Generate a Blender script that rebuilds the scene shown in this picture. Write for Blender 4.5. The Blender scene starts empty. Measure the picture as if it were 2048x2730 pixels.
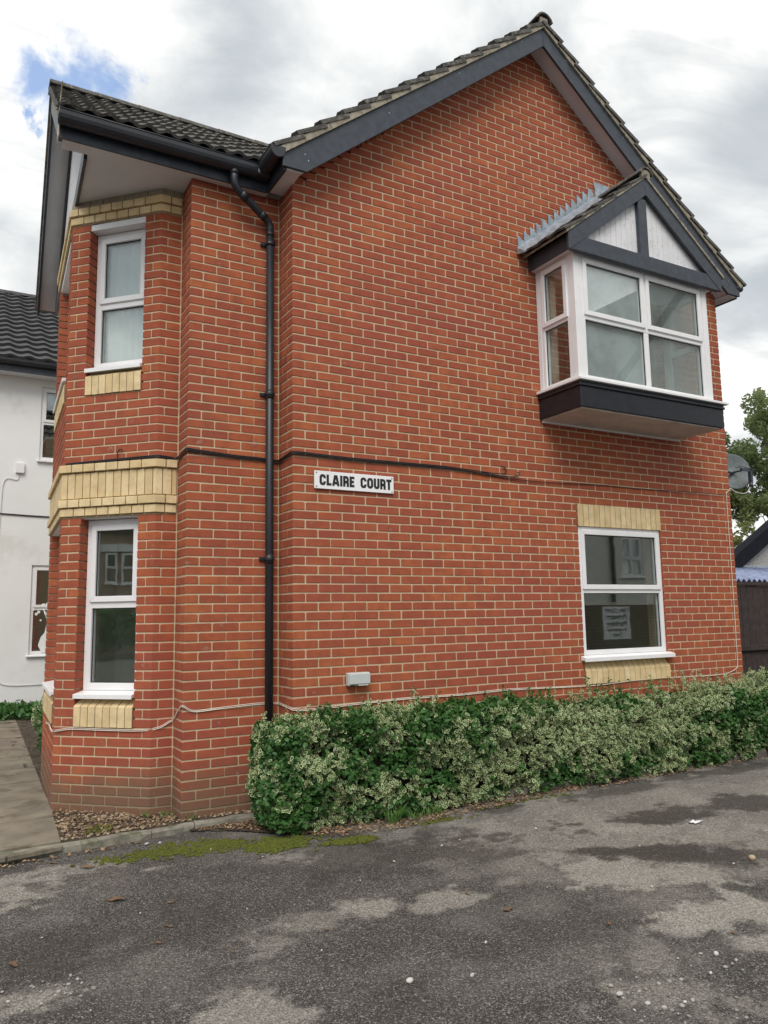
import bpy, math, random
import numpy as np
from mathutils import Matrix, Vector, noise as mnoise
random.seed(7)
rng = np.random.default_rng(11)
SC = bpy.context.scene
COL = SC.collection

# ------------------------------------------------------------------ camera, sky, sun, exposure
RIGHT = Vector((0.8705, -0.4919, -0.0169)); RIGHT.normalize()
YAW, PITCH, ROLL = 0.5156, 0.1330, -0.0169
fwd = Vector((math.sin(YAW)*math.cos(PITCH), math.cos(YAW)*math.cos(PITCH), math.sin(PITCH)))
rgt = Vector((math.cos(YAW), -math.sin(YAW), 0.0))
up0 = rgt.cross(fwd)
r2 = rgt*math.cos(ROLL) + up0*math.sin(ROLL)
u2 = up0*math.cos(ROLL) - rgt*math.sin(ROLL)
cam_d = bpy.data.cameras.new('camera')
cam = bpy.data.objects.new('camera', cam_d); COL.objects.link(cam)
m = Matrix.Identity(4)
for i in range(3):
    m[i][0] = r2[i]; m[i][1] = u2[i]; m[i][2] = -fwd[i]
CAM = Vector((-2.4372, -5.8082, 0.6311))
m.translation = CAM
cam.matrix_world = m
cam_d.sensor_fit = 'VERTICAL'; cam_d.sensor_height = 36.0; cam_d.sensor_width = 27.0
cam_d.lens = 2066.1/2730*36
cam_d.clip_start = 0.05; cam_d.clip_end = 900
SC.camera = cam
SC.view_settings.view_transform = 'Standard'; SC.view_settings.look = 'None'
SC.view_settings.gamma = 1.0; SC.view_settings.use_curve_mapping = False
SC.view_settings.exposure = 0.70

SUN_EL, SUN_AZ = math.radians(50), math.radians(212)      # compass azimuth, from +y clockwise
sd = bpy.data.lights.new('sun', 'SUN'); sd.energy = 1.5; sd.angle = math.radians(35); sd.color = (1.0, 0.95, 0.88)
so = bpy.data.objects.new('sun', sd); COL.objects.link(so)
sdir = Vector((math.sin(SUN_AZ)*math.cos(SUN_EL), math.cos(SUN_AZ)*math.cos(SUN_EL), math.sin(SUN_EL)))
so.rotation_euler = (-sdir).to_track_quat('-Z', 'Y').to_euler(); so.location = sdir*60

W = bpy.data.worlds.new('World'); SC.world = W; W.use_nodes = True
nt = W.node_tree; nt.nodes.clear()
def N(t, typ, **kw):
    n = t.nodes.new(typ)
    for k, v in kw.items(): setattr(n, k, v)
    return n
def setin(t, sock, v):
    if hasattr(v, 'is_output') or isinstance(v, bpy.types.NodeSocket): t.links.new(v, sock)
    else: sock.default_value = v
def mth(t, op, a, b=None, c=None, clamp=False):
    n = N(t, 'ShaderNodeMath', operation=op, use_clamp=clamp)
    setin(t, n.inputs[0], a)
    if b is not None: setin(t, n.inputs[1], b)
    if c is not None: setin(t, n.inputs[2], c)
    return n.outputs[0]
def smooth(t, x, a, b, lo=0.0, hi=1.0):
    n = N(t, 'ShaderNodeMapRange', interpolation_type='SMOOTHSTEP')
    setin(t, n.inputs[0], x); n.inputs[1].default_value = a; n.inputs[2].default_value = b
    n.inputs[3].default_value = lo; n.inputs[4].default_value = hi
    return n.outputs[0]
def mixc(t, f, a, b, mode='MIX'):
    n = N(t, 'ShaderNodeMix', data_type='RGBA', blend_type=mode)
    setin(t, n.inputs[0], f); setin(t, n.inputs[6], a if hasattr(a, 'links') else (*a, 1)); setin(t, n.inputs[7], b if hasattr(b, 'links') else (*b, 1))
    return n.outputs[2]
def noise(t, vec, scale, detail=4, rough=.55, dist=0.0):
    n = N(t, 'ShaderNodeTexNoise'); t.links.new(vec, n.inputs['Vector'])
    n.inputs['Scale'].default_value = scale; n.inputs['Detail'].default_value = detail
    n.inputs['Roughness'].default_value = rough; n.inputs['Distortion'].default_value = dist
    return n.outputs[0]
tc = N(nt, 'ShaderNodeTexCoord')
D = tc.outputs['Generated']
sky = N(nt, 'ShaderNodeTexSky', sky_type='NISHITA', sun_disc=False, sun_elevation=SUN_EL, sun_rotation=SUN_AZ)
sep = N(nt, 'ShaderNodeSeparateXYZ'); nt.links.new(D, sep.inputs[0])
den = mth(nt, 'ADD', mth(nt, 'MAXIMUM', sep.outputs[2], 0.0), 0.30)
cmb = N(nt, 'ShaderNodeCombineXYZ')
nt.links.new(mth(nt, 'DIVIDE', sep.outputs[0], den), cmb.inputs[0]); nt.links.new(mth(nt, 'DIVIDE', sep.outputs[1], den), cmb.inputs[1])
P2D = cmb.outputs[0]
big = noise(nt, P2D, 1.5, 3, .5, .3)
med = noise(nt, P2D, 3.3, 9, .56, .45)
fine = noise(nt, D, 16, 8, .62, .3)
cl = mth(nt, 'ADD', mth(nt, 'MULTIPLY', big, 0.62), mth(nt, 'MULTIPLY', med, 0.38))
bright = smooth(nt, cl, 0.42, 0.575)
ccol = mixc(nt, bright, (3.5, 3.8, 4.05), (7.0, 7.0, 6.85))
ccol = mixc(nt, smooth(nt, noise(nt, P2D, 2.6, 7, .62, .9), .50, .64, 0, .60), ccol, (3.9, 4.1, 4.3))
def hole(c, r):
    vd = N(nt, 'ShaderNodeVectorMath', operation='DISTANCE'); nt.links.new(D, vd.inputs[0]); vd.inputs[1].default_value = c
    x = mth(nt, 'ADD', vd.outputs['Value'], mth(nt, 'MULTIPLY', mth(nt, 'SUBTRACT', fine, .5), .13))
    return smooth(nt, x, r*1.75, r*.35)
h = hole((.088, .819, .567), .032)
h = mth(nt, 'MAXIMUM', h, hole((.058, .822, .566), .026))
h = mth(nt, 'MAXIMUM', h, hole((.130, .811, .570), .024))
h = mth(nt, 'MAXIMUM', h, hole((.055, .842, .536), .008))
h = mth(nt, 'MAXIMUM', h, hole((-.62, -.40, .66), .16))
blue = N(nt, 'ShaderNodeVectorMath', operation='SCALE'); nt.links.new(sky.outputs[0], blue.inputs[0]); blue.inputs[3].default_value = 1.75
sat = N(nt, 'ShaderNodeHueSaturation'); sat.inputs['Saturation'].default_value = 1.05; nt.links.new(blue.outputs[0], sat.inputs['Color'])
skyc = mixc(nt, mth(nt, 'MULTIPLY', h, .86), ccol, sat.outputs[0])
bg = N(nt, 'ShaderNodeBackground'); nt.links.new(skyc, bg.inputs[0]); bg.inputs[1].default_value = 0.10
wo = N(nt, 'ShaderNodeOutputWorld'); nt.links.new(bg.outputs[0], wo.inputs[0])

# ------------------------------------------------------------------ mesh helpers
WORLD = {}
def tag(o, label=None, cat=None, group=None, kind=None):
    if label: o['label'] = label
    if cat: o['category'] = cat
    if group: o['group'] = group
    if kind: o['kind'] = kind
    return o
def link(name, data, parent=None, M=None):
    o = bpy.data.objects.new(name, data); COL.objects.link(o)
    M = M or Matrix.Identity(4)
    WORLD[o.name] = M
    if parent is not None:
        o.parent = parent
        o.matrix_local = WORLD[parent.name].inverted() @ M
    else: o.matrix_world = M
    return o
def thing(name, loc, label, cat, group=None, kind=None):
    return tag(link(name, None, None, Matrix.Translation(loc)), label, cat, group, kind)
def basis(o, u, n, z=(0, 0, 1)):
    u = Vector(u); n = Vector(n); z = Vector(z)
    M = Matrix.Identity(4)
    for i in range(3): M[i][0] = u[i]; M[i][1] = n[i]; M[i][2] = z[i]
    M.translation = Vector(o)
    return M
class MB:
    def __init__(s): s.v = []; s.f = []; s.m = []; s.sm = []
    def add(s, vs, fs, mi=0, smooth=False):
        b = len(s.v); s.v += [tuple(x) for x in vs]
        for f in fs: s.f.append([b+i for i in f]); s.m.append(mi); s.sm.append(smooth)
    def box(s, x0, x1, y0, y1, z0, z1, mi=0):
        if x1 < x0: x0, x1 = x1, x0
        if y1 < y0: y0, y1 = y1, y0
        if z1 < z0: z0, z1 = z1, z0
        s.add([(x0,y0,z0),(x1,y0,z0),(x1,y1,z0),(x0,y1,z0),(x0,y0,z1),(x1,y0,z1),(x1,y1,z1),(x0,y1,z1)],
              [(0,3,2,1),(4,5,6,7),(0,1,5,4),(1,2,6,5),(2,3,7,6),(3,0,4,7)], mi)
    def prism(s, poly, a0, a1, axis=2, mi=0, mis=None):
        """poly: 2D points in the plane across axis; extruded from a0 to a1"""
        n = len(poly)
        def p3(p, a):
            return (p[0], p[1], a) if axis == 2 else ((p[0], a, p[1]) if axis == 1 else (a, p[0], p[1]))
        vs = [p3(p, a0) for p in poly] + [p3(p, a1) for p in poly]
        fs = [tuple(range(n))[::-1], tuple(range(n, 2*n))] + [(i, (i+1) % n, n+(i+1) % n, n+i) for i in range(n)]
        s.add(vs, fs[:2], mi)
        b = len(s.v)-2*n
        for i, f in enumerate(fs[2:]):
            s.f.append([b+k for k in f]); s.m.append(mis[i] if mis else mi); s.sm.append(False)
    def tube(s, path, r, n=8, mi=0, cap=True, smooth=True):
        path = [Vector(p) for p in path]; rings = []
        prev = None
        for i, p in enumerate(path):
            t = (path[min(i+1, len(path)-1)] - path[max(i-1, 0)])
            if t.length < 1e-9: t = Vector((0, 0, 1))
            t.normalize()
            if prev is None:
                a = t.orthogonal().normalized()
            else:
                a = (prev - t*prev.dot(t))
                a = a.normalized() if a.length > 1e-6 else t.orthogonal().normalized()
            prev = a; b = t.cross(a)
            rr = r[i] if isinstance(r, (list, tuple)) else r
            rings.append([p + (a*math.cos(2*math.pi*k/n) + b*math.sin(2*math.pi*k/n))*rr for k in range(n)])
        vs = [v for ring in rings for v in ring]
        fs = []
        for i in range(len(rings)-1):
            for k in range(n):
                fs.append((i*n+k, i*n+(k+1) % n, (i+1)*n+(k+1) % n, (i+1)*n+k))
        s.add(vs, fs, mi, smooth)
        if cap:
            b = len(s.v)-len(vs)
            s.f.append([b+k for k in range(n)][::-1]); s.m.append(mi); s.sm.append(False)
            s.f.append([b+(len(rings)-1)*n+k for k in range(n)]); s.m.append(mi); s.sm.append(False)
    def mesh(s, name, mats):
        me = bpy.data.meshes.new(name); me.from_pydata(s.v, [], s.f)
        me.polygons.foreach_set('material_index', s.m); me.polygons.foreach_set('use_smooth', s.sm)
        for mt in mats: me.materials.append(mt)
        me.validate(); me.update()
        import bmesh
        bm = bmesh.new(); bm.from_mesh(me); bmesh.ops.recalc_face_normals(bm, faces=bm.faces); bm.to_mesh(me); bm.free()
        return me
    def build(s, name, mats, parent=None, M=None, bevel=0, local=False):
        """verts are world coordinates unless local=True (then M places them)"""
        if not isinstance(mats, (list, tuple)): mats = [mats]
        if not local:
            c = np.array(s.v); lo = c.min(0); hi = c.max(0)
            base = Vector(((lo[0]+hi[0])/2, (lo[1]+hi[1])/2, lo[2]))
            s.v = [tuple(x) for x in (c - np.array(base))]
            M = Matrix.Translation(base)
        o = link(name, s.mesh(name, mats), parent, M)
        if bevel:
            b = o.modifiers.new('bevel', 'BEVEL'); b.width = bevel; b.segments = 2; b.limit_method = 'ANGLE'; b.angle_limit = math.radians(40)
        return o
def npmesh(name, V, F, mats, mi=None, attrs=None, smooth=False):
    """V (n,3), F (m,k) same-size faces"""
    me = bpy.data.meshes.new(name)
    V = np.ascontiguousarray(V, dtype=np.float32); F = np.ascontiguousarray(F, dtype=np.int32)
    me.vertices.add(len(V)); me.vertices.foreach_set('co', V.ravel())
    me.loops.add(F.size); me.loops.foreach_set('vertex_index', F.ravel())
    me.polygons.add(len(F)); me.polygons.foreach_set('loop_start', np.arange(0, F.size, F.shape[1], dtype=np.int32))
    if smooth: me.polygons.foreach_set('use_smooth', np.ones(len(F), dtype=bool))
    for mt in mats: me.materials.append(mt)
    if mi is not None: me.polygons.foreach_set('material_index', np.asarray(mi, dtype=np.int32))
    me.update(calc_edges=True)
    for k, (dom, arr) in (attrs or {}).items():
        a = me.attributes.new(k, 'FLOAT', dom); a.data.foreach_set('value', np.asarray(arr, dtype=np.float32))
    return me

# ------------------------------------------------------------------ materials
def mat(name):
    mt = bpy.data.materials.new(name); mt.use_nodes = True
    t = mt.node_tree; b = t.nodes['Principled BSDF']
    return mt, t, b
def wpos(t):
    g = N(t, 'ShaderNodeNewGeometry'); return g.outputs['Position']
def bump(t, b, h, strength=.3, dist=.01):
    n = N(t, 'ShaderNodeBump'); n.inputs['Strength'].default_value = strength; n.inputs['Distance'].default_value = dist
    t.links.new(h, n.inputs['Height']); t.links.new(n.outputs[0], b.inputs['Normal'])
def simple(name, col, rough=.6, spread=.15, scale=8, bmp=.1, bscale=60, metal=0, dirt=None, spec=.5):
    mt, t, b = mat(name); p = wpos(t)
    nz = noise(t, p, scale, 5)
    c1 = tuple(c*(1-spread) for c in col); c2 = tuple(min(1, c*(1+spread)) for c in col)
    c = mixc(t, smooth(t, nz, .3, .7), c1, c2)
    if dirt:
        dz = smooth(t, noise(t, p, dirt[2], 6, .65), dirt[3], dirt[3]+.14)
        c = mixc(t, mth(t, 'MULTIPLY', dz, dirt[1]), c, dirt[0])
    t.links.new(c, b.inputs['Base Color'])
    b.inputs['Roughness'].default_value = rough; b.inputs['Metallic'].default_value = metal
    b.inputs['Specular IOR Level'].default_value = spec
    if bmp: bump(t, b, noise(t, p, bscale, 4), bmp, .004)
    return mt
def brick_mat(name, single, cols, dirtcol, dirty=True):
    mt, t, b = mat(name); p = wpos(t)
    if single: rnd = N(t, 'ShaderNodeObjectInfo').outputs['Random']
    else:
        a = N(t, 'ShaderNodeAttribute', attribute_name='tint'); rnd = a.outputs['Fac']
    cr = N(t, 'ShaderNodeValToRGB'); cr.color_ramp.interpolation = 'LINEAR'
    e = cr.color_ramp.elements
    while len(e) < len(cols): e.new(.5)
    for i, c in enumerate(cols): e[i].position = i/(len(cols)-1); e[i].color = (*c, 1)
    t.links.new(rnd, cr.inputs[0])
    c = cr.outputs[0]
    mott = noise(t, p, 9, 5, .6)
    c = mixc(t, smooth(t, mott, .35, .7, 0, .55), c, tuple(x*.72 for x in cols[0]))
    if dirty:
        c = mixc(t, smooth(t, noise(t, p, .75, 3, .5), .42, .66, 0, .5), c, (.30, .072, .052))
        mq = N(t, 'ShaderNodeMapping'); t.links.new(p, mq.inputs[0]); mq.inputs['Scale'].default_value = (4, 4, .7)
        c = mixc(t, smooth(t, noise(t, mq.outputs[0], 2.2, 5, .65), .54, .72, 0, .32), c, (.20, .075, .050))
    mp = N(t, 'ShaderNodeMapping'); t.links.new(p, mp.inputs[0]); mp.inputs['Scale'].default_value = (1, 1, 3.4)
    streak = noise(t, mp.outputs[0], 32, 4, .7)
    c = mixc(t, smooth(t, streak, .60, .80, 0, .35), c, tuple(min(1, x*1.5+.05) for x in cols[-1]))
    if dirty:
        sp = N(t, 'ShaderNodeSeparateXYZ'); t.links.new(p, sp.inputs[0])
        zz = mth(t, 'ADD', sp.outputs[2], mth(t, 'MULTIPLY', mth(t, 'SUBTRACT', noise(t, p, 2.2, 5), .5), .55))
        c = mixc(t, smooth(t, zz, -.44, -.76, 0, .80), c, dirtcol)
        eff = smooth(t, noise(t, p, 9, 8, .75), .60, .72, 0, .34)
        c = mixc(t, eff, c, (.55, .42, .36))
    t.links.new(c, b.inputs['Base Color']); b.inputs['Roughness'].default_value = .88; b.inputs['Specular IOR Level'].default_value = .25
    bump(t, b, mth(t, 'ADD', noise(t, p, 55, 5, .7), mth(t, 'MULTIPLY', noise(t, p, 14, 3), 1.5)), .5, .004)
    return mt
RED = [(.315, .081, .045), (.355, .094, .047), (.372, .101, .048), (.392, .109, .049), (.435, .132, .055)]
YEL = [(.66, .50, .27), (.73, .57, .33), (.78, .63, .38)]
M_BRK1 = brick_mat('red brick piece', True, RED, (.15, .105, .07))
M_BRKN = brick_mat('red brick mass', False, RED, (.15, .105, .07))
M_YEL1 = brick_mat('yellow brick piece', True, YEL, (.2, .16, .1), False)
def mortar_mat():
    mt, t, b = mat('mortar'); p = wpos(t)
    sp = N(t, 'ShaderNodeSeparateXYZ'); t.links.new(p, sp.inputs[0])
    c = mixc(t, noise(t, p, 12, 6, .6), (.45, .34, .215), (.62, .49, .33))
    zz = mth(t, 'ADD', sp.outputs[2], mth(t, 'MULTIPLY', mth(t, 'SUBTRACT', noise(t, p, 2.2, 5), .5), .4))
    c = mixc(t, smooth(t, zz, -.42, -.82, 0, .75), c, (.17, .15, .09))
    t.links.new(c, b.inputs['Base Color']); b.inputs['Roughness'].default_value = .95
    bump(t, b, noise(t, p, 90, 5, .7), .6, .004)
    return mt
M_MORT = mortar_mat()
M_MORD = simple('brown pointing', (.27, .21, .13), .95, .2, 20, .4)
M_PLAS = simple('cream plaster', (.74, .73, .64), .9, .05)
M_UPVC = simple('white plastic window frame', (.80, .80, .81), .32, .03, 5, .02, dirt=((.42, .40, .36), .35, 18, .60))
M_WOODW = simple('flaking white boards', (.70, .70, .72), .7, .05, 6, .4, 40, dirt=((.30, .30, .31), .6, 30, .56))
M_BLK = simple('black painted timber', (.034, .043, .058), .45, .25, 14, .25, 30, dirt=((.10, .11, .12), .35, 20, .62), spec=.55)
M_BLK2 = simple('glossy black plinth paint', (.012, .014, .020), .35, .25, 14, .25, 30, dirt=((.06, .065, .07), .35, 20, .64))
M_BLKG = simple('black gutter plastic', (.016, .019, .026), .46, .2, 6, .05, 20, spec=.6)
M_SOFF = simple('soffit board', (.70, .71, .74), .75, .05, 3, .05)
M_SOFFB = simple('brown soffit underside', (.54, .48, .44), .8, .12, 5, .1, dirt=((.30, .22, .17), .4, 6, .55))
M_GASK = simple('black gasket', (.02, .02, .02), .6, .1, 5, 0)
M_LEAD = simple('lead flashing', (.36, .41, .46), .42, .25, 16, .3, 25, metal=.55)
M_TILE = simple('weathered grey tile', (.082, .077, .070), .9, .35, 9, .9, 22, dirt=((.24, .24, .20), .75, 26, .52))
M_TILE2 = simple('dark grey roof tile', (.066, .064, .066), .8, .2, 4, .35, 30, dirt=((.5, .5, .48), .7, 3.1, .70))
M_VERGE = simple('lichened verge mortar', (.30, .27, .21), .95, .25, 14, .9, 30, dirt=((.07, .07, .055), .8, 17, .52))
M_REND = simple('white render', (.78, .79, .79), .9, .03, 1.2, .5, 30, dirt=((.60, .61, .54), .5, 1.3, .55))
M_PEBB = simple('pebbledash render', (.66, .64, .60), .95, .22, 40, 1.0, 28)
M_MATB = simple('matt black weatherboard', (.010, .011, .016), .85, .2, 8, .3, 30, spec=.15)
M_PEBBD = simple('grey pebbledash', (.34, .33, .31), .95, .35, 34, 1.0, 16, dirt=((.16, .155, .15), .7, 22, .52))
M_GREYP = simple('grey plastic box', (.50, .53, .53), .5, .04, 5, .05)
M_SIGNW = simple('white sign plate', (.83, .83, .84), .35, .02, 5, 0)
M_SIGNB = simple('black sign lettering', (.012, .012, .013), .4, .02, 5, 0)
M_CABK = simple('black cable sheath', (.014, .014, .016), .45, .1, 5, 0)
M_CABW = simple('white cable sheath', (.72, .68, .60), .5, .08, 5, 0)
M_CABG = simple('grey white cable', (.58, .58, .57), .6, .05, 5, 0)
M_KERB = simple('weathered concrete kerb', (.22, .205, .165), .95, .25, 9, .8, 40, dirt=((.08, .09, .045), .8, 6, .50))
M_PATH = simple('riven concrete path slab', (.20, .172, .130), .92, .22, 3.2, .7, 26, dirt=((.10, .085, .06), .8, 4.2, .50))
M_WOODD = simple('dark brown fence timber', (.040, .028, .026), .85, .3, 12, .7, 30)
M_BARK = simple('bark', (.06, .048, .035), .95, .3, 20, .8, 25)
M_CURT = simple('pale curtain cloth', (.80, .81, .80), .95, .04, 4, .1)
M_CREAM = simple('bare cream timber end', (.68, .60, .48), .8, .1, 9, .3)
def glass_mat(name, f0=.10, tint=(.955, .98, .975), mist=0):
    mt = bpy.data.materials.new(name); mt.use_nodes = True; t = mt.node_tree; t.nodes.clear()
    g = N(t, 'ShaderNodeNewGeometry')
    d = N(t, 'ShaderNodeVectorMath', operation='DOT_PRODUCT'); t.links.new(g.outputs['Incoming'], d.inputs[0]); t.links.new(g.outputs['Normal'], d.inputs[1])
    c = mth(t, 'SUBTRACT', 1.0, mth(t, 'ABSOLUTE', d.outputs['Value']))
    f = mth(t, 'ADD', mth(t, 'MULTIPLY', mth(t, 'POWER', c, 5.0), 1-f0), f0)
    tr = N(t, 'ShaderNodeBsdfTransparent'); tr.inputs[0].default_value = (*tint, 1)
    gl = N(t, 'ShaderNodeBsdfGlossy'); gl.inputs['Roughness'].default_value = .004; gl.inputs[0].default_value = (1, 1, 1, 1)
    nb = N(t, 'ShaderNodeBump'); nb.inputs['Strength'].default_value = .012; nb.inputs['Distance'].default_value = .02
    t.links.new(noise(t, wpos(t), 3.0, 2), nb.inputs['Height']); t.links.new(nb.outputs[0], gl.inputs['Normal'])
    mx = N(t, 'ShaderNodeMixShader'); t.links.new(f, mx.inputs[0]); t.links.new(tr.outputs[0], mx.inputs[1]); t.links.new(gl.outputs[0], mx.inputs[2])
    o = N(t, 'ShaderNodeOutputMaterial'); res = mx.outputs[0]
    if mist:
        df = N(t, 'ShaderNodeBsdfDiffuse'); df.inputs[0].default_value = (.84, .90, .91, 1)
        tl = N(t, 'ShaderNodeBsdfTranslucent'); tl.inputs[0].default_value = (.84, .90, .91, 1)
        ms = N(t, 'ShaderNodeMixShader'); ms.inputs[0].default_value = .25; t.links.new(df.outputs[0], ms.inputs[1]); t.links.new(tl.outputs[0], ms.inputs[2])
        m2 = N(t, 'ShaderNodeMixShader'); t.links.new(smooth(t, noise(t, wpos(t), 2.6, 5, .6), .30, .62, mist*.6, mist), m2.inputs[0])
        t.links.new(res, m2.inputs[1]); t.links.new(ms.outputs[0], m2.inputs[2]); res = m2.outputs[0]
    t.links.new(res, o.inputs[0])
    return mt
M_GLASS = glass_mat('window glass')
M_GLASSN = glass_mat('lightly misted glass', .11, mist=.16)
M_GLASSM = glass_mat('misted window glass', .14, mist=.42)
def leaf_mat(name, c1, c2, scale=3.0, trans=.25, rough=.5):
    mt, t, b = mat(name); p = wpos(t)
    a = N(t, 'ShaderNodeAttribute', attribute_name='tint')
    f = mth(t, 'ADD', mth(t, 'MULTIPLY', a.outputs['Fac'], .6), mth(t, 'MULTIPLY', noise(t, p, scale, 3), .4))
    t.links.new(mixc(t, f, c1, c2), b.inputs['Base Color'])
    b.inputs['Roughness'].default_value = rough; b.inputs['Specular IOR Level'].default_value = .4
    tl = N(t, 'ShaderNodeBsdfTranslucent'); t.links.new(mixc(t, f, c1, c2), tl.inputs[0])
    mx = N(t, 'ShaderNodeMixShader'); mx.inputs[0].default_value = trans
    t.links.new(b.outputs[0], mx.inputs[1]); t.links.new(tl.outputs[0], mx.inputs[2])
    t.links.new(mx.outputs[0], t.nodes['Material Output'].inputs[0])
    return mt
M_LGRN = leaf_mat('hedge leaf green', (.030, .095, .030), (.075, .18, .050))
M_LCRM = leaf_mat('hedge leaf cream margin', (.60, .66, .33), (.86, .88, .54))
M_LPLN = leaf_mat('plain green leaf', (.030, .092, .022), (.080, .20, .045))
M_TREE = leaf_mat('tree leaf', (.13, .18, .07), (.34, .39, .18), .8, .55)
M_TREE2 = leaf_mat('yellow green shrub leaf', (.14, .17, .05), (.32, .33, .14), .8, .5)
M_LITT = leaf_mat('dead leaf', (.10, .052, .028), (.48, .33, .20), 4, .1, .8)
M_TWIG = simple('dark hedge twigs', (.025, .022, .014), .95, .3, 20, 0)
M_MOSS = leaf_mat('moss', (.050, .062, .008), (.135, .155, .016), 5, .1, .9)
M_STONE = leaf_mat('gravel stone', (.13, .09, .055), (.48, .38, .26), 30, 0, .85)
M_STONEW = leaf_mat('pale stone chip', (.30, .29, .27), (.62, .60, .55), 30, 0, .8)
M_STONEC = leaf_mat('grey broken stone', (.16, .16, .15), (.42, .40, .36), 30, 0, .85)
M_GRIT = leaf_mat('tarmac grit', (.07, .065, .06), (.26, .24, .22), 30, 0, .85)
M_SOIL = simple('dark soil', (.045, .034, .024), .97, .5, 14, 1.0, 30, dirt=((.16, .11, .065), .8, 22, .5))
def tarmac():
    mt, t, b = mat('tarmac'); p = wpos(t)
    w = N(t, 'ShaderNodeAttribute', attribute_name='wear').outputs['Fac']
    dk = N(t, 'ShaderNodeAttribute', attribute_name='damp').outputs['Fac']
    ms = N(t, 'ShaderNodeAttribute', attribute_name='moss').outputs['Fac']
    vor = N(t, 'ShaderNodeTexVoronoi'); t.links.new(p, vor.inputs['Vector']); vor.inputs['Scale'].default_value = 165
    vs = N(t, 'ShaderNodeSeparateColor'); t.links.new(vor.outputs['Color'], vs.inputs[0])
    agg = vs.outputs[0]
    base = mixc(t, noise(t, p, 3.5, 6, .6), (.038, .034, .030), (.080, .072, .064))
    amp_ = smooth(t, noise(t, p, 1.7, 5, .65), .38, .62, .55, 1.0)
    base = mixc(t, mth(t, 'MULTIPLY', smooth(t, agg, .45, .97, 0, .85), amp_), base, (.22, .204, .184))
    base = mixc(t, smooth(t, agg, .30, .02, 0, .6), base, (.022, .020, .018))
    base = mixc(t, smooth(t, agg, .93, .98, 0, .65), base, (.36, .34, .32))
    worn = mixc(t, smooth(t, noise(t, p, 75, 5, .8), .35, .65), (.19, .175, .155), (.52, .49, .43))
    w = mth(t, 'ADD', w, mth(t, 'MULTIPLY', mth(t, 'SUBTRACT', noise(t, p, 38, 6, .75), .5), mth(t, 'MULTIPLY', mth(t, 'MULTIPLY', w, mth(t, 'SUBTRACT', 1.15, w)), 4.5)), clamp=True)
    worn = mixc(t, smooth(t, agg, .0, .45, .6, 0), worn, (.11, .10, .09))
    c = mixc(t, mth(t, 'MULTIPLY', w, .94), base, worn)
    c = mixc(t, mth(t, 'MULTIPLY', dk, .62), c, (.036, .030, .021))
    mossn = smooth(t, mth(t, 'ADD', ms, mth(t, 'MULTIPLY', mth(t, 'SUBTRACT', noise(t, p, 30, 6, .7), .5), .9)), .35, .65)
    c = mixc(t, mth(t, 'MULTIPLY', mossn, .8), c, (.062, .070, .016))
    t.links.new(c, b.inputs['Base Color']); b.inputs['Roughness'].default_value = .85; b.inputs['Specular IOR Level'].default_value = .3
    hh = mth(t, 'ADD', mth(t, 'MULTIPLY', vor.outputs['Distance'], -.8), noise(t, p, 60, 5, .7))
    bump(t, b, hh, .8, .008)
    return mt
M_TARM = tarmac()
M_GROUND = simple('plain tarmac', (.065, .062, .058), .95, .3, 2, .6, 60)
M_EARTHG = simple('rough grass ground', (.05, .06, .025), .95, .4, 2, .6, 30)

def clad(t_): return t_
# ------------------------------------------------------------------ value noise for numpy
def vnoise(x, y, z=0.0, seed=0):
    x = np.asarray(x, float); y = np.asarray(y, float); z = np.asarray(z, float)+0*x
    xi, yi, zi = np.floor(x).astype(int), np.floor(y).astype(int), np.floor(z).astype(int)
    fx, fy, fz = x-xi, y-yi, z-zi
    fx, fy, fz = [f*f*(3-2*f) for f in (fx, fy, fz)]
    def hsh(a, b, c):
        n = (a*374761393 + b*668265263 + c*2147483647 + seed*974634777) & 0xffffffff
        n = ((n ^ (n >> 13))*1274126177) & 0xffffffff
        return ((n ^ (n >> 16)) & 0xffff)/65535.0
    r = 0
    for a in (0, 1):
        for b in (0, 1):
            for c in (0, 1):
                r = r + hsh(xi+a, yi+b, zi+c)*(fx if a else 1-fx)*(fy if b else 1-fy)*(fz if c else 1-fz)
    return r
def fbm(x, y, z=0.0, o=4, seed=0):
    s = 0; a = .5; k = 1
    for i in range(o):
        s = s + a*vnoise(x*k, y*k, np.asarray(z)*k, seed+i); a *= .5; k *= 2.03
    return s/(1-.5**o)

# ------------------------------------------------------------------ ground
G0 = -.93
me = MB(); me.box(-150, 150, -150, 150, G0-.6, G0-.03)
tag(me.build('ground', M_GROUND), kind='structure')
xs = np.arange(-3.6, 7.2, .024); ys = np.arange(-4.6, .62, .024)
X, Y = np.meshgrid(xs, ys)
wear = np.zeros_like(X); damp = np.zeros_like(X); mossw = np.zeros_like(X)
n1 = fbm(X*2.6, Y*3.4, 0, 6, 3)-.5; n2 = fbm(X*9, Y*12, 0, 5, 9)-.5; n3 = fbm(X*30, Y*36, 0, 3, 17)-.5
def blob(A, cx, cy, rx, ry, v, ang=0, soft=.5):
    ca, sa = math.cos(ang), math.sin(ang)
    dx = (X-cx)*ca+(Y-cy)*sa; dy = -(X-cx)*sa+(Y-cy)*ca
    d = np.sqrt((dx/rx)**2+(dy/ry)**2) + n1*3.0 + n2*2.3 + n3*.8
    f = np.clip((1-d)/soft+.5, 0, 1)*v
    np.maximum(A, f, out=A)
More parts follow.
